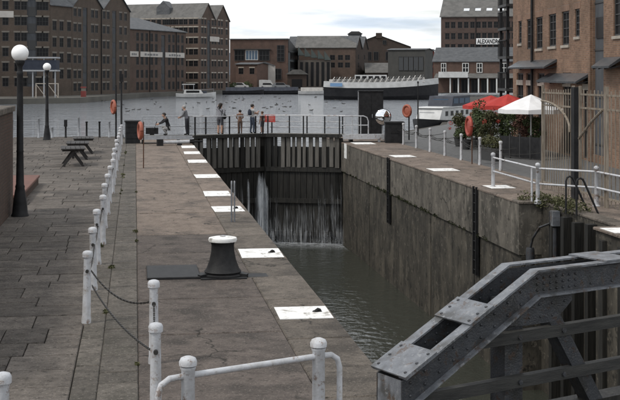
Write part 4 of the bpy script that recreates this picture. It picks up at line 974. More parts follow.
p = g(132.5,143.5); T = thing('litter_bin', 'black square bin on the quay near the left footway', 'bin', (p.x,p.y+.35,0), R(4))
MB().slab(-.36,.36,-.33,.33,-.06,1.08,.01).build('body', black_m, T); MB().slab(-.40,.40,-.37,.37,1.081,1.17,.02).build('lid', black_m, T)
for z in (.25,.55,.85): MB().box(-.34,.34,-.345,-.331,z,z+.02).build('seam', iron_m, T)
MB().box(.20,.44,-.30,-.1,.10,.34).build('grey_tag', white_p, T) if False else None
# ladder hand hoop on the left coping
p = g(233,222); T = thing('ladder_hoop', 'thin grey steel hoop over a ladder on the left coping', 'handrail', (p.x,p.y,0), R(-4.6))
for dx in (-.035,.035): MB().tube([(dx,0,-.05),(dx,.0,.82),(dx,.06,.93),(dx,.22,.96),(dx,.34,.86),(dx,.36,-.05)], .02, 8).build('hoop', steel_l, T, smooth=True)

# ------------------------------------------------------------------ right quay furniture
wp = dup(post0,(13.35,59.0,0),0,'white quay post nearest the black box'); 
for o_ in list(wp.children): pass
wp['group'] = 'white posts on the right quay'; wps = [wp]
names = ['second from the black box','third from the black box','fourth from the black box','fifth from the black box','last before the red lifebuoy pole','standing behind the white railing end']
for k,yy in enumerate((56.2,53.5,50.85,48.2,45.5,42.8)):
    t = dup(post0,(13.35,yy,0),0,'white quay post %s' % names[k]); t['group'] = 'white posts on the right quay'; wps.append(t)
for t in wps:
    for ch in t.children: ch.scale = (.95,.95,1.06)
for k in range(len(wps)-1):
    chain(wps[k+1], wps[k+1].location+Vector((0,.06,0)), wps[k].location-Vector((0,.06,0)), .78,.78,.18)
# right white railing
T = thing('white_railing', 'white two-bar railing on the right quay above the ivy', 'railing', (11.2,36.7,0))
pts = [Vector((0,0,0)),Vector((-.05,-4.4,0)),Vector((1.15,-5.7,0)),Vector((1.3,-9.5,0)),Vector((1.35,-13.5,0))]
for q in pts: 
    MB().lathe([(.10,-.06),(.10,.02),(.06,.04),(.055,.98),(.075,1.0),(.07,1.06),(.03,1.09)], 12, c=q).build('post', white_p, T, smooth=True)
for i in range(len(pts)-1):
    for z in (.50,.93): MB().tube([pts[i]+Vector((0,0,z)),pts[i+1]+Vector((0,0,z))], .028, 8).build('rail', white_p, T, smooth=True)
MB().tube([pts[1]+Vector((-.14,.1,0)),pts[1]+Vector((-.14,.1,.93))], .03, 8).build('gate_stile', white_p, T, smooth=True)
# ladder hoops
for u,v,lab in ((566,211,'left of the pair of black ladder hoops on the right quay'),(576.5,213.5,'right of the pair of black ladder hoops on the right quay')):
    p = g(u,v); q = g(u+22.5,v-.3); d = q-p; T = tag(MB().tube([(0,0,-.06),(0,0,.78),(.03,0,.87),(.10,0,.905),(.17,0,.87),(.22,0,.77),(d.length,0,-.06)], .028, 8).build('ladder_hoop', black_m, smooth=True), lab, 'handrail', 'black ladder hoops'); T.location = (p.x,p.y,0); T.rotation_euler = (0,0,math.atan2(d.y,d.x))
# chains/ladder slots on the lock wall
for u,lab in ((390.5,'dark iron ladder set in the right lock wall nearer the gate'),(478,'dark iron ladder set in the right lock wall nearer the camera')):
    D = XR/((u-310)/F*CT+ST); p = wd(u,D); T = thing('wall_ladder', lab, 'ladder', (10.60,p.y,0))
    for dy in (-.16,.16): MB().box(-.03,.03,dy-.03,dy+.03,-2.75,.02).build('stile', iron_m, T)
    for k in range(9): MB().tube([(0,-.16,-.2-k*.3),(0,.16,-.2-k*.3)], .016, 6).build('rung', iron_m, T)
    MB().box(.031,.06,-.22,.22,-2.75,-.07).build('backing', iron_m, T)
# quoin fittings in the recess
p = wd(555,32.2); T = thing('gate_anchor', 'grey steel gate anchor and pipe in the wall recess', 'anchor', (11.15,p.y,0))
MB().box(-.10,.10,-.12,.12,-.50,-.10).build('anchor_box', steel_l, T); MB().tube([(0,0,-.55),(0,0,-3.5)], .07, 10).build('pipe', steel_m, T)
MB().tube([(-.1,.1,-.45),(-.25,.5,-.6),(-.33,.85,-.95),(-.35,1.0,-1.25)], .032, 8).build('curved_arm', steel_m, T, smooth=True); MB().lathe([(.11,-2.2),(.12,-2.0),(.12,-1.3),(.10,-1.22)], 14, c=(-.35,1.0,0)).build('collar', steel_m, T, smooth=True)
# fence gate of pale bars
T = thing('tall_bar_gate', 'tall pale double gate of upright bars with dark centre post', 'gate', (12.45,35.6,0))
FZ = 3.12
def bars(y0,y1,n,skip=()):
    for i in range(n):
        yy = y0+(y1-y0)*i/(n-1); wide = i in (0,n-1)
        MB().box(-.035 if wide else -.012,.035 if wide else .012,yy-(.035 if wide else .012),yy+(.035 if wide else .012),-.05 if wide else .06,FZ+(.12 if wide else rnd.uniform(-.02,.04))).build('gate_stile' if wide else 'upright_bar', wood_f, T)
bars(0,-2.6,14); bars(-3.15,-5.0,8); bars(-5.1,-8.2,12)
MB().box(-.12,.12,-2.98,-2.74,-.06,FZ+.08).build('centre_post', black_m, T)
for y0,y1 in ((0,-2.6),(-3.15,-5.0),(-5.1,-8.2)):
    for z in (.25,2.62,FZ-.12): MB().box(-.022,.022,y1+.05,y0-.05,z-.025,z+.025).build('cross_rail', wood_f, T)
def arc(y0,y1,z0,z1,n=8): return [(-.06, y0+(y1-y0)*math.sin(math.pi/2*i/n), z1+(z0-z1)*(1-math.cos(math.pi/2*i/n))) for i in range(n+1)]
MB().tube(arc(-.05,-2.5,1.9,2.75), .035, 6).build('curved_brace', wood_f, T); MB().tube([(-.06,-3.2,1.75),(-.06,-4.1,2.25),(-.06,-4.95,2.62)], .035, 6).build('curved_brace', wood_f, T)
# convex mirror
p = g(383,140); T = thing('convex_mirror', 'round convex traffic mirror on a post beside the white footway', 'mirror', (p.x,p.y,0), -TH*.4)
MB().tube([(0,.12,-.06),(0,.12,1.6)], .04, 8).build('post', grey_p, T)
dm = MB(); n, kk = 32, 8; prof = [(.42*math.sin(R(50)*i/kk)/math.sin(R(50)), .42/math.sin(R(50))*(math.cos(R(50)*i/kk)-math.cos(R(50)))) for i in range(kk,-1,-1)]
dm.lathe([(max(r,.002),z) for r,z in prof], n); mo = dm.build('mirror_face', mirror_m, T, smooth=True); mo.matrix_local = Matrix.Translation((0,0,1.24)) @ Matrix.Rotation(R(94),4,'X')
bk = MB().lathe([(.445,-.05),(.455,-.02),(.455,.01),(.425,.012)], 32).build('rim', black_m, T, smooth=True); bk.matrix_local = Matrix.Translation((0,.03,1.24)) @ Matrix.Rotation(R(94),4,'X')
# black cabinet and box
p = g(370.5,137); T = thing('black_cabinet', 'tall black steel cabinet behind the convex mirror', 'cabinet', (p.x,min(p.y+.3,66.2),0), -TH)
MB().slab(-.68,.68,-.3,.3,-.06,2.55,.02).build('body', black_m, T); MB().box(-.01,.01,-.312,-.301,.1,2.45).build('door_gap', iron_m, T); MB().box(.05,.08,-.34,-.301,1.1,1.3).build('handle', grey_p, T); MB().box(-.72,.72,-.34,.34,2.551,2.62).build('cap', iron_m, T)
MB().box(-.74,-.70,-.30,-.26,-.06,2.6).build('edge_strip', grey_p, T)
p = g(396,143); T = thing('black_box', 'low black storage box right of the convex mirror', 'box', (p.x,p.y+.45,0), -TH)
MB().slab(-.48,.48,-.42,.42,-.06,1.0,.02).build('body', black_m, T); MB().slab(-.51,.51,-.45,.45,1.001,1.10,.02).build('lid', black_m, T); MB().box(-.2,.2,-.435,-.421,.5,.54).build('latch', iron_m, T)
p = g(418,135); T = thing('mooring_pole', 'thin dark pole rising behind the white posts', 'pole', (p.x,p.y,0)); MB().tube([(0,0,-.06),(0,0,3.0)], [.05,.03], 8).build('shaft', iron_m, T); MB().lathe([(.05,3.0),(.05,3.12)],8).build('cap', iron_m, T)
# terrace: parasols, planting, screens
def parasol(label, p, r_, zb, zt, m_, n=8):
    T = thing('parasol', label, 'parasol', (p.x,p.y,0), R(22))
    MB().tube([(0,0,-.06),(0,0,zt)], .03, 8).build('pole', frame_d if m_ is redc_m else frame_w, T)
    mb = MB(); ring = []; vs = [(0,0,zt+.05)]; 
    for j in range(n*2):
        t = math.pi*j/n; rr_ = r_ if j%2 == 0 else r_*.93; vs.append((rr_*math.cos(t)*.5,rr_*math.sin(t)*.5,zt-.42*(zt-zb)-(.02 if j%2 else 0)))
    for j in range(n*2):
        t = math.pi*j/n; rr_ = r_ if j%2 == 0 else r_*.93; vs.append((rr_*math.cos(t),rr_*math.sin(t),zb+(.0 if j%2 == 0 else .03)))
    for j in range(n*2):
        t = math.pi*j/n; rr_ = r_ if j%2 == 0 else r_*.93; vs.append((rr_*math.cos(t),rr_*math.sin(t),zb-.17))
    N = n*2; fs = [(0,1+j,1+(j+1)%N) for j in range(N)]
    for k in range(2): fs += [(1+k*N+j,1+(k+1)*N+j,1+(k+1)*N+(j+1)%N,1+k*N+(j+1)%N) for j in range(N)]
    mb.add(vs,fs); o = mb.build('canopy', m_, T); sm = o.modifiers.new('thick','SOLIDIFY'); sm.thickness = .012
    for j in range(n):
        t = 2*math.pi*j/n; MB().bar((0,0,zt-.02),(r_*math.cos(t)*.95,r_*math.sin(t)*.95,zb+.0),.02,.02).build('rib', frame_d, T)
    MB().lathe([(.26,-.02),(.26,.05),(.06,.08)], 12).build('foot', frame_d, T)
parasol('white parasol over the terrace by the tall bar gate', wd(531,52.2), 1.42, 2.02, 2.62, whc_m)
parasol('red parasol on the terrace next to the white one', wd(508,57), 1.45, 2.05, 2.55, redc_m); parasol('red parasol behind the other red one on the terrace', wd(491,61), 1.45, 1.95, 2.42, redc_m)
def shrub(name, label, p, w, h, seed, mats, pot=.45, fl=False, cat='plant'):
    T = thing(name, label, cat, (p.x,p.y,0)); rr = random.Random(seed)
    MB().lathe([(.17,-.03),(.26,pot-.04),(.28,pot-.04),(.28,pot),(.22,pot),(.2,pot-.05)], 12).build('pot', frame_d, T, smooth=True)
    mb = MB()
    for k in range(6):
        t = rr.uniform(0,6.28); mb.tube([(0,0,pot-.06),(math.cos(t)*w*.15,math.sin(t)*w*.15,pot+h*.3),(math.cos(t)*w*.35,math.sin(t)*w*.35,pot+h*rr.uniform(.6,.95))], [.02,.014,.005], 5)
    mb.build('stems', rust_m, T)
    mb = MB()
    for k in range(15):
        t = rr.uniform(0,6.28); q = rr.uniform(.1,.75)*w; z = pot+h*rr.uniform(.08,.92); s = rr.uniform(.14,.27)*w/.6
        leaves(mb, (q*math.cos(t)*(1-.4*(z-pot)/h),q*math.sin(t)*(1-.4*(z-pot)/h),z), (s,s,s*.8), 120, .10, rr)
    if fl:
        for k in range(8):
            t = rr.uniform(0,6.28); q = rr.uniform(.3,.85)*w; leaves(mb, (q*math.cos(t),q*math.sin(t),pot+h*rr.uniform(.3,.95)), (.12,.12,.10), 45, .06, rr, m=1)
    mb.build('foliage', mats, T)
sh = [(459,146,.55,1.0,[leaf_b,flow_m],True,'potted plant with red flowers at the far end of the terrace'),(466,149,.5,.9,[leaf_a,flow_m],False,'low green plant between red flowers and red lifebuoy'),
      (482,150,.62,1.75,[leaf_a,flow_m],False,'tall dark shrub under the far red parasol'),(491,152.5,.62,1.45,[leaf_b,flow_m],True,'tall shrub with red blossom under the near red parasol'),
      (502,150.5,.62,1.35,[leaf_a,flow_m],False,'dense green shrub between red and white parasols'),(513,152,.6,1.5,[leaf_a,flow_m],False,'bushy shrub below the left rim of the white parasol'),
      (524,153,.55,1.5,[M('leaf_bronze',(.09,.045,.035),(.13,.07,.05),scale=6),flow_m],False,'bronze leaved shrub under the white parasol'),(534,155,.5,1.1,[leaf_a,flow_m],False,'low shrub beside the tall bar gate'),
      (476,147,.5,1.4,[leaf_b,flow_m],True,'flowering shrub just right of the red lifebuoy')]
for k,(u,v,w,h,mm,fl,lab) in enumerate(sh): shrub('potted_shrub', lab, g(u,v), w*1.25, h*1.1, 40+k, mm, fl=fl)
p0, p1 = g(500,157), g(541,160); d = p1-p0
T = thing('terrace_screen', 'dark panelled screen round the terrace below the white parasol', 'screen', p0, math.atan2(d.y,d.x))
n = 4
for i in range(n): MB().box(i*d.length/n+.03,(i+1)*d.length/n-.03,-.02,.02,.03,.92).build('panel', black_m, T)
for i in range(n+1): MB().box(i*d.length/n-.025,i*d.length/n+.025,-.03,.03,-.03,1.0).build('post', frame_d, T)
for i,(u,v,lab) in enumerate(((507,149,'dark terrace table near the red parasol'),(523,150.5,'dark terrace table under the white parasol'))):
    p = g(u,v); T = thing('terrace_table', lab, 'table', (p.x,p.y,0)); MB().lathe([(.38,.70),(.40,.72),(.40,.74)],16).build('top', wood_f, T); MB().tube([(0,0,.0),(0,0,.70)],.035,8).build('stem', frame_d, T); MB().lathe([(.24,-.03),(.24,.0),(.05,.03)],12).build('foot', frame_d, T)
p0, p1 = g(482,158.5), g(500,161); d = p1-p0; T = thing('planter_box', 'dark planter trough along the terrace edge', 'planter', p0, math.atan2(d.y,d.x)); MB().slab(0,d.length,-.2,.2,-.03,.5,.02).build('trough', frame_d, T)
mb = MB(); rr = random.Random(77)
for k in range(14): leaves(mb, (d.length*rr.random(),rr.uniform(-.12,.12),.5+rr.uniform(.05,.35)), (.2,.18,.2), 90, .09, rr)
mb.build('foliage', leaf_b, T)

# ------------------------------------------------------------------ boats
def hull(T, Ln, W_, zk, zd, sheer, m_, bow=1.0, stern=.75, n=24, name='hull'):
    mb = MB(); secs = []
    for i in range(n+1):
        t = i/n; x = -Ln/2+Ln*t
        wf_ = min(1, stern + (1-stern)*min(1,t/.25)) * (1 - max(0,(t-.72)/.28)**2.2*bow); zt = zd + sheer*max(0,(t-.4)/.6)**2 + sheer*.25*max(0,(.25-t)/.25)**2
        w = max(.02, W_/2*wf_); secs.append([(x,-w,zt),(x,-w*.88,(zt+zk)*.5),(x,-w*.35,zk),(x,w*.35,zk),(x,w*.88,(zt+zk)*.5),(x,w,zt)])
    vs = [p for s_ in secs for p in s_]; fs = [(i*6+k,i*6+k+1,(i+1)*6+k+1,(i+1)*6+k) for i in range(n) for k in range(5)] + [(i*6+5,i*6,(i+1)*6,(i+1)*6+5) for i in range(n)]
    fs += [tuple(range(6)), tuple(n*6+k for k in range(6))[::-1]]
    mb.add(vs,fs); o = mb.build(name, m_, T); return secs
# long black barge
c = wd(381,199); T = thing('long_barge', 'long black barge with white gunwale and pale covered deck', 'barge', (c.x,c.y,-.8), -TH-R(3)); BL = 114/1200*199
S = hull(T, BL, 4.6, -.9, 2.0, .7, hullb_m)
rim = MB()
for sgn in (0,5):
    pts = [Vector(s_[sgn])+Vector((0,0,.42)) for s_ in S]
    for i in range(len(pts)-1): rim.bar(pts[i],pts[i+1],.12,.95)
rim.build('white_gunwale', hullw_m, T)
cv = MB(); n = 22
for i in range(n):                                # pale sheeting stretched over hoops along the deck
    x0 = -BL/2+.9+i*(BL-3.2)/n; x1 = x0+(BL-3.2)/n
    t0_ = max(0,((x0+BL/2)/BL-.4)/.6)**2; zz = 2.55+t0_*.7
    cv.add([(x0,-1.9,zz),(x1,-1.9,zz),(x1,-.9,zz+.75),(x0,-.9,zz+.75),(x1,.9,zz+.8),(x0,.9,zz+.8),(x1,1.9,zz),(x0,1.9,zz)], [(0,1,2,3),(3,2,4,5),(5,4,6,7),(0,3,5,7),(1,6,4,2)])
cv.build('deck_cover', rope_m, T)
for i in range(34):
    x = -BL/2+1.2+i*(BL-3.8)/34; t0_ = max(0,((x+BL/2)/BL-.4)/.6)**2; zz = 3.28+t0_*.7
    MB().bar((x,-1.95,zz-.55),(x+.6,-.7,zz+.45),.14,.10).build('deck_rib', frame_d if i % 2 else rope_m, T)
MB().box(-BL/2+1.1,-BL/2+3.1,-2.42,-2.3,2.2,2.75).build('blue_panel', M('blue_panel',(.16,.28,.45)), T)
MB().box(-BL*.23,BL*.05,-.9,.9,3.2,4.1).build('deckhouse', hullw_m, T)
for i in range(5): MB().box(-BL*.22+i*1.05,-BL*.22+i*1.05+.7,-.95,-.901,3.45,3.9).build('window', glass_m, T)
MB().tube([(BL*.30,0,2.2),(BL*.30,0,5.2)], [.07,.04], 6).build('mast', iron_m, T)
# white cruiser by the far quay
c = g(196,98.0,-.8); T = thing('white_cruiser', 'small white cabin cruiser moored before the brick warehouses', 'boat', (c.x,c.y,-.8), -TH+R(4)); BL2 = 7.0
hull(T, BL2, 2.4, -.3, .75, .35, hullw_m); MB().extr([(-2.2,.6),(1.5,.6),(.8,1.45),(-2.0,1.5)], (0,-.8,0), (1,0,0), (0,0,1), (0,1,0), 1.6).build('cabin', hullw_m, T)
MB().box(-1.7,.6,-.83,-.801,.95,1.32).build('window', glass_m, T); MB().box(-2.4,-.2,-.9,.9,2.35,2.47).build('canopy', hullw_m, T)
for x in (-2.2,-.4):
    for yy in (-.8,.8): MB().tube([(x,yy,1.3),(x,yy,2.36)], .04, 6).build('canopy_post', grey_p, T)
MB().box(.7,1.9,-.6,.6,.8,1.25).build('wheelhouse_screen', tarp_m, T)
MB().tube([(3.1,0,.9),(3.1,0,1.6),(2.0,-.9,1.5),(.8,-1.0,1.5)], .025, 6).build('pulpit_rail', grey_p, T)
# dark covered boats
for u,v,L3,lab in ((243,94.4,8.5,'low dark boat under tarpaulin left of the white shed'),(281,94.2,13.5,'long dark barge moored before the red brick block'),(314,94.8,6.5,'pale open boat at the left end of the long barge')):
    c = g(u,v,-.8); T = thing('covered_boat', lab, 'boat', (c.x,c.y-.5,-.8), -TH+R(2)); m_ = hullb_m if u < 300 else hullw_m
    hull(T, L3, 2.4, -.3, .75, .3, m_)
    MB().extr([(-1.05,.72),(1.05,.72),(.6,1.5),(-.6,1.5)], (-L3*.42,0,0), (0,1,0), (0,0,1), (1,0,0), L3*.68).build('cover', tarp_m if u < 300 else rope_m, T)
# moored boat on the right
q0, q1 = wd(417,88), wd(462,97); d = q1-q0
T = thing('moored_cabin_boat', 'white cabin boat with dark wheelhouse moored by the right quay', 'boat', ((q0.x+q1.x)/2,(q0.y+q1.y)/2,-.8), math.atan2(-d.y,-d.x)); BL3 = d.length*.98
hull(T, BL3, 2.4, -.35, .8, .25, hullb_m)
MB().extr([(-BL3*.44,.75),(BL3*.30,.75),(BL3*.22,1.75),(-BL3*.44,1.75)], (0,-.95,0), (1,0,0), (0,0,1), (0,1,0), 1.9).build('cabin', hullw_m, T)
MB().extr([(-BL3*.45,1.752),(BL3*.24,1.752),(BL3*.22,1.84),(-BL3*.45,1.84)], (0,-1.02,0), (1,0,0), (0,0,1), (0,1,0), 2.04).build('cabin_roof', hullw_m, T)
for sgn in (-1,1):
    for i in range(5):
        x = -BL3*.38+i*BL3*.12; MB().box(x,x+.55,.951 if sgn > 0 else -.975,.975 if sgn > 0 else -.951,1.15,1.5).build('window', glass_m, T)
wh = MB().extr([(-BL3*.42,1.842),(BL3*.02,1.842),(-BL3*.02,2.62),(-BL3*.42,2.62)], (0,-.98,0), (1,0,0), (0,0,1), (0,1,0), 1.96).build('wheelhouse', tarp_m, T)
for sgn in (-1,1):
    for i in range(3):
        x = -BL3*.40+i*BL3*.135; MB().box(x,x+BL3*.11,.981 if sgn > 0 else -1.0,1.0 if sgn > 0 else -.981,2.05,2.45).build('window', glassb_m, wh)
MB().box(-BL3*.01+.03,-BL3*.01+.05,-.6,.6,2.0,2.4).build('front_window', glassb_m, wh)
MB().tube([(BL3*.46,0,.9),(BL3*.46,0,1.5),(BL3*.36,.8,1.45)], .025, 6).build('bow_rail', grey_p, T)

# ------------------------------------------------------------------ far bank details
p = wd(20,178); T = thing('blue_canopy', 'blue canopy on pale posts before the left edge warehouse', 'canopy', (p.x,p.y,0), -TH+R(3)); wv_ = 36/1200*178
MB().box(0,wv_,0,3,zat(69.5,178),zat(60,178)).build('blue_fascia', blue_m, T)
for v in (70.5,57.5): MB().box(-.1,wv_+.1,-.15,3.1,zat(v+.8,178),zat(v-.7,178)).build('rail', grey_p, T)
for k in range(4): x = .2+k*(wv_-.4)/3; MB().box(x-.09,x+.09,.1,.28,0,zat(57.5,178)-.12).build('post', grey_p, T)
for u0,u1,lab in ((36,46,'pale timber trestle on the far quay by the second lamp'),(48,58,'pale timber trestle on the far quay right of the second lamp')):
    p = wd(u0,175); T = thing('timber_trestle', lab, 'trestle', (p.x,p.y,0), -TH); w_ = (u1-u0)/1200*178
    for x in (0,w_): MB().box(x-.07,x+.07,-.07,.07,0,2.0).build('post', stone_l, T)
    MB().box(-.07,w_+.07,-.08,.08,2.001,2.12).build('beam', stone_l, T); MB().bar((.07,-.02,1.9),(w_-.07,-.02,.1),.08,.08).build('brace', stone_l, T)
redk_m = M('dull_red',(.20,.05,.045)); p = wd(83.5,181); T = thing('red_kiosk', 'small red and white kiosk on the far quay below the loading bay', 'kiosk', (p.x,p.y,0), -TH); MB().box(-.35,.35,-.35,.35,0,.9).build('base', redk_m, T); MB().box(-.3,.3,-.3,.3,.9,1.35).build('pane', lint_d, T); MB().box(-.38,.38,-.38,.38,1.35,1.55).build('roof', redk_m, T)
rr = random.Random(21)
for k,(u,lab) in enumerate(((240,'white car parked left of the white shed'),(268,'white van before the white shed'),(281,'grey car parked right of the white van'))):
    D = 178 if u < 100 else 276-4; p = wd(u,D-3); T = thing('parked_car', lab, 'car', (p.x,p.y,0), -TH+R(rr.uniform(-6,6)), 'cars parked on the far quay'); van = k == 1
    m_ = hullw_m if k in (0,1) else M('grey_car',(.2,.21,.22),rough=.4)
    hh = 1.9 if van else .8; MB().extr([(-2.0,.3),(2.0,.3),(2.05,.6),(1.9,.85),(1.2,.95),(.6,1.42 if not van else 2.0),(-1.3,1.42 if not van else 2.1),(-2.0,.95 if not van else 2.05)], (0,-.85,0), (1,0,0), (0,0,1), (0,1,0), 1.7).build('body', m_, T)
    MB().extr([(-1.2,.98),(1.0,.98),(.55,1.36),(-1.15,1.36)], (0,-.87,0), (1,0,0), (0,0,1), (0,1,0), .015).build('side_window', glass_m, T)
    for x in (-1.25,1.25):
        w_ = MB().lathe([(.32,-.1),(.32,.1)],14).build('wheel', black_m, T); w_.matrix_local = Matrix.Translation((x,-.80,.32)) @ Matrix.Rotation(R(90),4,'X')
        w_ = MB().lathe([(.32,-.1),(.32,.1)],14).build('wheel', black_m, T); w_.matrix_local = Matrix.Translation((x,.80,.32)) @ Matrix.Rotation(R(90),4,'X')
for u,D,w,h,lab in ((249,270,1.6,1.8,'green bush in front of the brown brick hut'),(262,273,1.4,1.5,'green bush before the white shed'),(231,266,1.3,1.8,'dark bush at the foot of the gabled warehouse')):
    p = wd(u,D); T = thing('bush', lab, 'bush', (p.x,p.y,0)); mb = MB()
    for k in range(8): t = rr.uniform(0,6.28); leaves(mb,(w*.5*math.cos(t),w*.5*math.sin(t),h*rr.uniform(.2,.8)),(w*.4,w*.4,h*.25),60,.3,rr)
    mb.build('foliage', leaf_a, T); MB().tube([(0,0,0),(0,0,h*.6)],.06,6).build('stem', rust_m, T)
p = wd(297,276); T = thing('brown_pavilion', 'squat brown hut with pale roof by the dark barge', 'hut', (p.x,p.y,0), -TH); MB().box(-2.2,2.2,-2,2,0,3.3).build('wall', bk_dark, T); MB().extr([(-2.6,0),(2.6,0),(.9,1.1),(-.9,1.1)],(0,-2.4,3.3),(1,0,0),(0,0,1),(0,1,0),4.8).build('roof', slate_l, T); MB().box(-1.2,1.2,-2.05,-2.003,.2,2.2).build('door', glass_m, T)
# waterbirds
dk = MB(); dk.ball((0,0,.05),.25,.12,.10,10,6); dk.tube([(.17,0,.08),(.23,0,.13),(.25,0,.16)],[.06,.05,.05],6); dk.ball((.27,0,.17),.065,.05,.05,8,6); dk.tube([(.31,0,.165),(.38,0,.15)],[.02,.012],5); dk.tube([(-.2,0,.07),(-.34,0,.10)],[.06,.01],5)
dmsh = dk.mesh('waterbird', duck_m, True); rr = random.Random(12)
for k in range(74):
    v = rr.uniform(96.5,112); u = rr.uniform(150,352) if k < 62 else rr.uniform(92,160); p = g(u,v,-.8)
    o_ = link('waterbird', dmsh); o_.location = (p.x,p.y,-.82); o_.rotation_euler = (0,0,rr.uniform(0,6.28)); o_.scale = (rr.uniform(.6,.9),)*3
    tag(o_, 'small dark waterbird floating on the basin among the flock', 'bird', 'waterbirds on the basin')

# ------------------------------------------------------------------ people on the footway
skin_m = M('skin', (.42,.26,.19), rough=.6); hair_m = M('dark_hair', (.016,.012,.010), (.03,.022,.018), scale=20, rough=.6); shoe_m = M('dark_shoes', (.02,.02,.02))
def cloth(n, c): return M('cloth_'+n, c, tuple(x*.75 for x in c), scale=9, rough=.9, bump=.3, bscale=14)
def person(label, loc, rz, h, top, legs, hair, sleeve=True, hem=0.05, squat=False, arms=None, lean=0.0, long_hair=False, extra=None, stride=0.0):
    T = thing('person', label, 'person', loc, rz); J = {}; 
    if squat:
        J.update(pel=(0,.05,.24), spi=(0,.0,.34), che=(0,-.07,.47), nec=(0,-.12,.56), hea=(0,-.15,.605), hmid=(0,-.155,.645), hto=(0,-.15,.69))
        for sd_,sx in (('l',-1),('r',1)):
            J.update({sd_+'hip':(sx*.055,.02,.22), sd_+'kne':(sx*.09,-.20,.29 if sx < 0 else .22), sd_+'ank':(sx*.075,-.05,.045), sd_+'toe':(sx*.085,-.15,.022)})
            J.update({sd_+'sho':(sx*.105,-.08,.53), sd_+'elb':(sx*.125,-.20,.42), sd_+'wri':(sx*.07,-.32,.37), sd_+'han':(sx*.06,-.36,.355)})
    else:
        f = lambda z: -lean*max(0,z-.52)
        J.update(pel=(0,0,.53), spi=(0,f(.63),.63), che=(0,f(.75),.745), nec=(0,f(.84),.835), hea=(0,f(.88)-.008,.872), hmid=(0,f(.91)-.012,.915), hto=(0,f(.96)-.004,.962))
        for sd_,sx in (('l',-1),('r',1)):
            st = stride*sx
            J.update({sd_+'hip':(sx*.052,0,.50), sd_+'kne':(sx*.058,-.012+st*.5,.275), sd_+'ank':(sx*.060,.012+st,.045), sd_+'toe':(sx*.070,-.085+st,.022)})
            e, w = (arms or {}).get(sd_, ((sx*.150,.015,.63),(sx*.150,-.035,.485)))
            hv_ = (Vector(w)-Vector(e)).normalized()*.05
            J.update({sd_+'sho':(sx*.108,f(.80),.800), sd_+'elb':e, sd_+'wri':w, sd_+'han':tuple(Vector(w)+hv_)})
    rad = dict(pel=.080,spi=.072,che=.086,nec=.034,hea=.045,hmid=.060,hto=.046,hip=.062,kne=.040,ank=.027,toe=.024,sho=.044,elb=.030,wri=.021,han=.024)
    E_ = [('pel','spi'),('spi','che'),('che','nec'),('nec','hea'),('hea','hmid'),('hmid','hto')]
    for q in 'lr': E_ += [('pel',q+'hip'),(q+'hip',q+'kne'),(q+'kne',q+'ank'),(q+'ank',q+'toe'),('che',q+'sho'),(q+'sho',q+'elb'),(q+'elb',q+'wri'),(q+'wri',q+'han')]
    K = list(J); idx = {k:i for i,k in enumerate(K)}
    me = bpy.data.meshes.new('tmp'); me.from_pydata([Vector(J[k])*h for k in K], [(idx[a_],idx[b_]) for a_,b_ in E_], [])
    o = bpy.data.objects.new('tmp', me); C.objects.link(o); o.modifiers.new('s','SKIN'); sb = o.modifiers.new('b','SUBSURF'); sb.levels = 2; sb.render_levels = 2
    for k in K:
        r_ = rad.get(k, rad.get(k[1:], .03))*h; v = me.skin_vertices[0].data[idx[k]]
        fl = (.72 if k in ('pel','spi','che') else 1); v.radius = (r_, r_*fl); v.use_root = (k == 'pel')
    bpy.context.view_layer.update(); bmz = bpy.data.meshes.new_from_object(o.evaluated_get(bpy.context.evaluated_depsgraph_get())); bpy.data.objects.remove(o)
    bb = bmesh.new(); bb.from_mesh(bmz)
    xt = MB()                                      # fingers, nose, ears grown into the same mesh
    for q,sx in (('l',-1),('r',1)):
        w = Vector(J[q+'han'])*h; dr = (Vector(J[q+'han'])-Vector(J[q+'wri'])).normalized(); sd2 = dr.cross(Vector((1,0,0))).normalized() if abs(dr.x) < .8 else dr.cross(Vector((0,1,0))).normalized()
        for i_,ln in enumerate((.036,.044,.047,.043)):
            b0 = w + sd2*(i_-1.5)*.0115*h; xt.tube([b0-dr*.005*h, b0+dr*ln*.5*h, b0+dr*ln*h+Vector((-sx*.012*h,0,0))], [.0058*h,.0055*h,.0042*h], 5)
        b0 = w - dr*.018*h - sd2*.016*h; xt.tube([b0, b0-sd2*.012*h+dr*.014*h, b0-sd2*.014*h+dr*.032*h], [.007*h,.006*h,.0045*h], 5)
    hm = Vector(J['hmid'])*h; xt.tube([hm+Vector((0,-.052*h,.008*h)), hm+Vector((0,-.070*h,-.012*h))], [.006*h,.011*h], 6)
    for sx in (-1,1): xt.ball(hm+Vector((sx*.058*h,.004*h,0)), .008*h,.014*h,.018*h, 6, 5)
    xm = xt.mesh('x', skin_m); bb.from_mesh(xm); nb = len(bmz.polygons); bb.to_mesh(bmz); bb.free()
    bmz.materials.clear()
    for m_ in (top, legs, skin_m, shoe_m, M('eye_dark',(.03,.02,.02))): bmz.materials.append(m_)
    segs = [(a_,b_,Vector(J[a_])*h,Vector(J[b_])*h) for a_,b_ in E_]
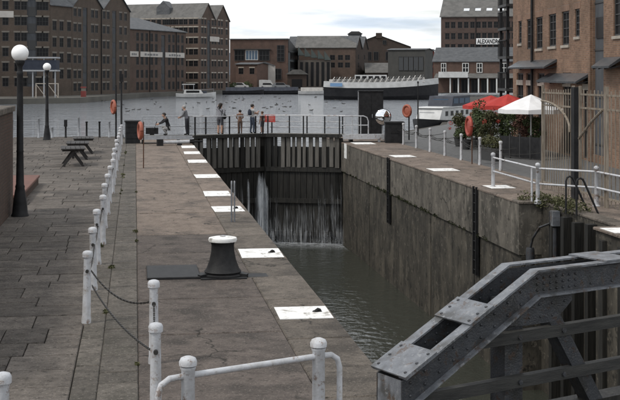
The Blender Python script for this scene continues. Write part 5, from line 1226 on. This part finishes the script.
    for i,pg in enumerate(bmz.polygons):
        pg.use_smooth = True; c = pg.center
        if i >= nb: pg.material_index = 2; continue
        best, nm = 1e9, None
        for a_,b_,pa,pb in segs:
            d = pb-pa; t = max(0,min(1,(c-pa).dot(d)/d.length_squared)); ds = (c-pa-d*t).length/ (rad.get(b_,rad.get(b_[1:],.03)))
            if ds < best: best, nm = ds, (a_,b_,t)
        a_,b_,t = nm; k = b_[1:] if b_[0] in 'lr' and b_[1:] in ('hip','kne','ank','toe','sho','elb','wri','han') else b_
        if k in ('hea','hmid','hto'): mi = 2
        elif k == 'nec': mi = 0 if t < .8 else 2
        elif k == 'toe': mi = 3
        elif k in ('hip',): mi = 1
        elif k in ('kne','ank'): mi = 1 if (k == 'kne' and t < (.9 if hem > .2 else 1.1)) or hem <= .2 else 2
        elif k in ('spi',): mi = 0 if t > .15 else 1
        elif k in ('wri',): mi = 0 if sleeve else 2
        elif k == 'han': mi = 2
        elif k == 'elb': mi = 0 if sleeve or t < .6 else 2
        else: mi = 0
        pg.material_index = mi
    for pg in bmz.polygons:                        # eyes and mouth as small darker faces of the head
        d = pg.center-hm
        if d.y < -.04*h and (abs(d.z-.008*h) < .009*h and .012*h < abs(d.x) < .034*h): pg.material_index = 4
    bmz.name = 'body'; link('body', bmz, T)
    mb = MB(); hc = hm+Vector((0,.012*h,.022*h)); mb.ball(hc, .066*h,.066*h,.058*h, 14, 9)
    mb.v = [(x,y,z) if not (y < hm.y-.030*h and z < hm.z+.030*h) else (x*.9,hm.y-.02*h,max(z,hm.z+.02*h)) for x,y,z in mb.v]
    if long_hair: mb.tube([hm+Vector((0,.045*h,.03*h)), hm+Vector((0,.066*h,-.04*h)), hm+Vector((0,.065*h,-.12*h))], [.05*h,.052*h,.02*h], 10)
    mb.build('hair', hair, T, smooth=True)
    if extra: extra(T, J, h)
    return T
def deck(u, off): 
    Y = GY+off
    for _ in range(6): D = Y/( -((u-310)/F)*ST + CT); X = D*((u-310)/F*CT+ST); Y = (gate_y(X) if X > XL else GY)+off
    return Vector((X,Y,.40))
def bag(T, J, h): MB().ball((-.17*h,.02,.56*h),.05*h,.09*h,.085*h,12,8).build('shoulder_bag', black_m, T, smooth=True); MB().tube([(-.15*h,.02,.62*h),(-.06*h,.07*h,.74*h),(.07*h,.03*h,.83*h)],.008*h,5).build('bag_strap', black_m, T)
def pack(T, J, h): MB().ball((0,.105*h,.70*h),.085*h,.055*h,.125*h,12,8).build('backpack', cloth('navy',(.03,.035,.05)), T, smooth=True)
fwd = lambda sx, z=.60: ((sx*.135,-.10,.66),(sx*.10,-.22,z))
person('person in dark top crouching at the left end of the footway', deck(168.5,.45), R(-80), 1.62, cloth('black',(.025,.024,.026)), cloth('pale',(.34,.33,.32)), hair_m, squat=True)
person('person with grey top and pale cap leaning on the footway rail', deck(187,.62), R(-110), 1.56, cloth('grey',(.19,.19,.20)), cloth('dark',(.035,.035,.042)), M('grey_cap',(.30,.29,.28)), arms={'l':fwd(-1),'r':fwd(1)}, lean=.25)
person('person with long dark hair, grey top and shoulder bag on the gate', deck(220,.5), R(150), 1.66, cloth('lightgrey',(.24,.24,.26)), cloth('slate',(.085,.085,.095)), hair_m, arms={'l':((-.16,.0,.68),(-.12,-.08,.56)),'r':((.155,-.06,.80),(.075,-.04,.90))}, long_hair=True, lean=.10, extra=bag, hem=.3)
person('child in brown top standing at the gate rail', deck(240,.66), R(180), 1.28, cloth('brown',(.20,.12,.085)), cloth('rust',(.13,.085,.065)), hair_m, sleeve=False, arms={'l':fwd(-1,.62),'r':fwd(1,.62)})
person('person with dark hair, backpack and jeans beside the two children', deck(252.3,.5), R(115), 1.58, cloth('white',(.40,.40,.40)), cloth('denim',(.055,.07,.10)), hair_m, sleeve=False, arms={'l':((-.14,-.06,.67),(-.08,-.17,.72)),'r':((.14,-.05,.66),(.07,-.18,.66))}, extra=pack, stride=.03)
person('child in reddish top nearest the red notice on the gate', deck(262.3,.55), R(-140), 1.18, cloth('russet',(.24,.12,.10)), cloth('dusk',(.10,.09,.10)), M('brown_hair',(.09,.05,.03)), sleeve=False, hem=.3)
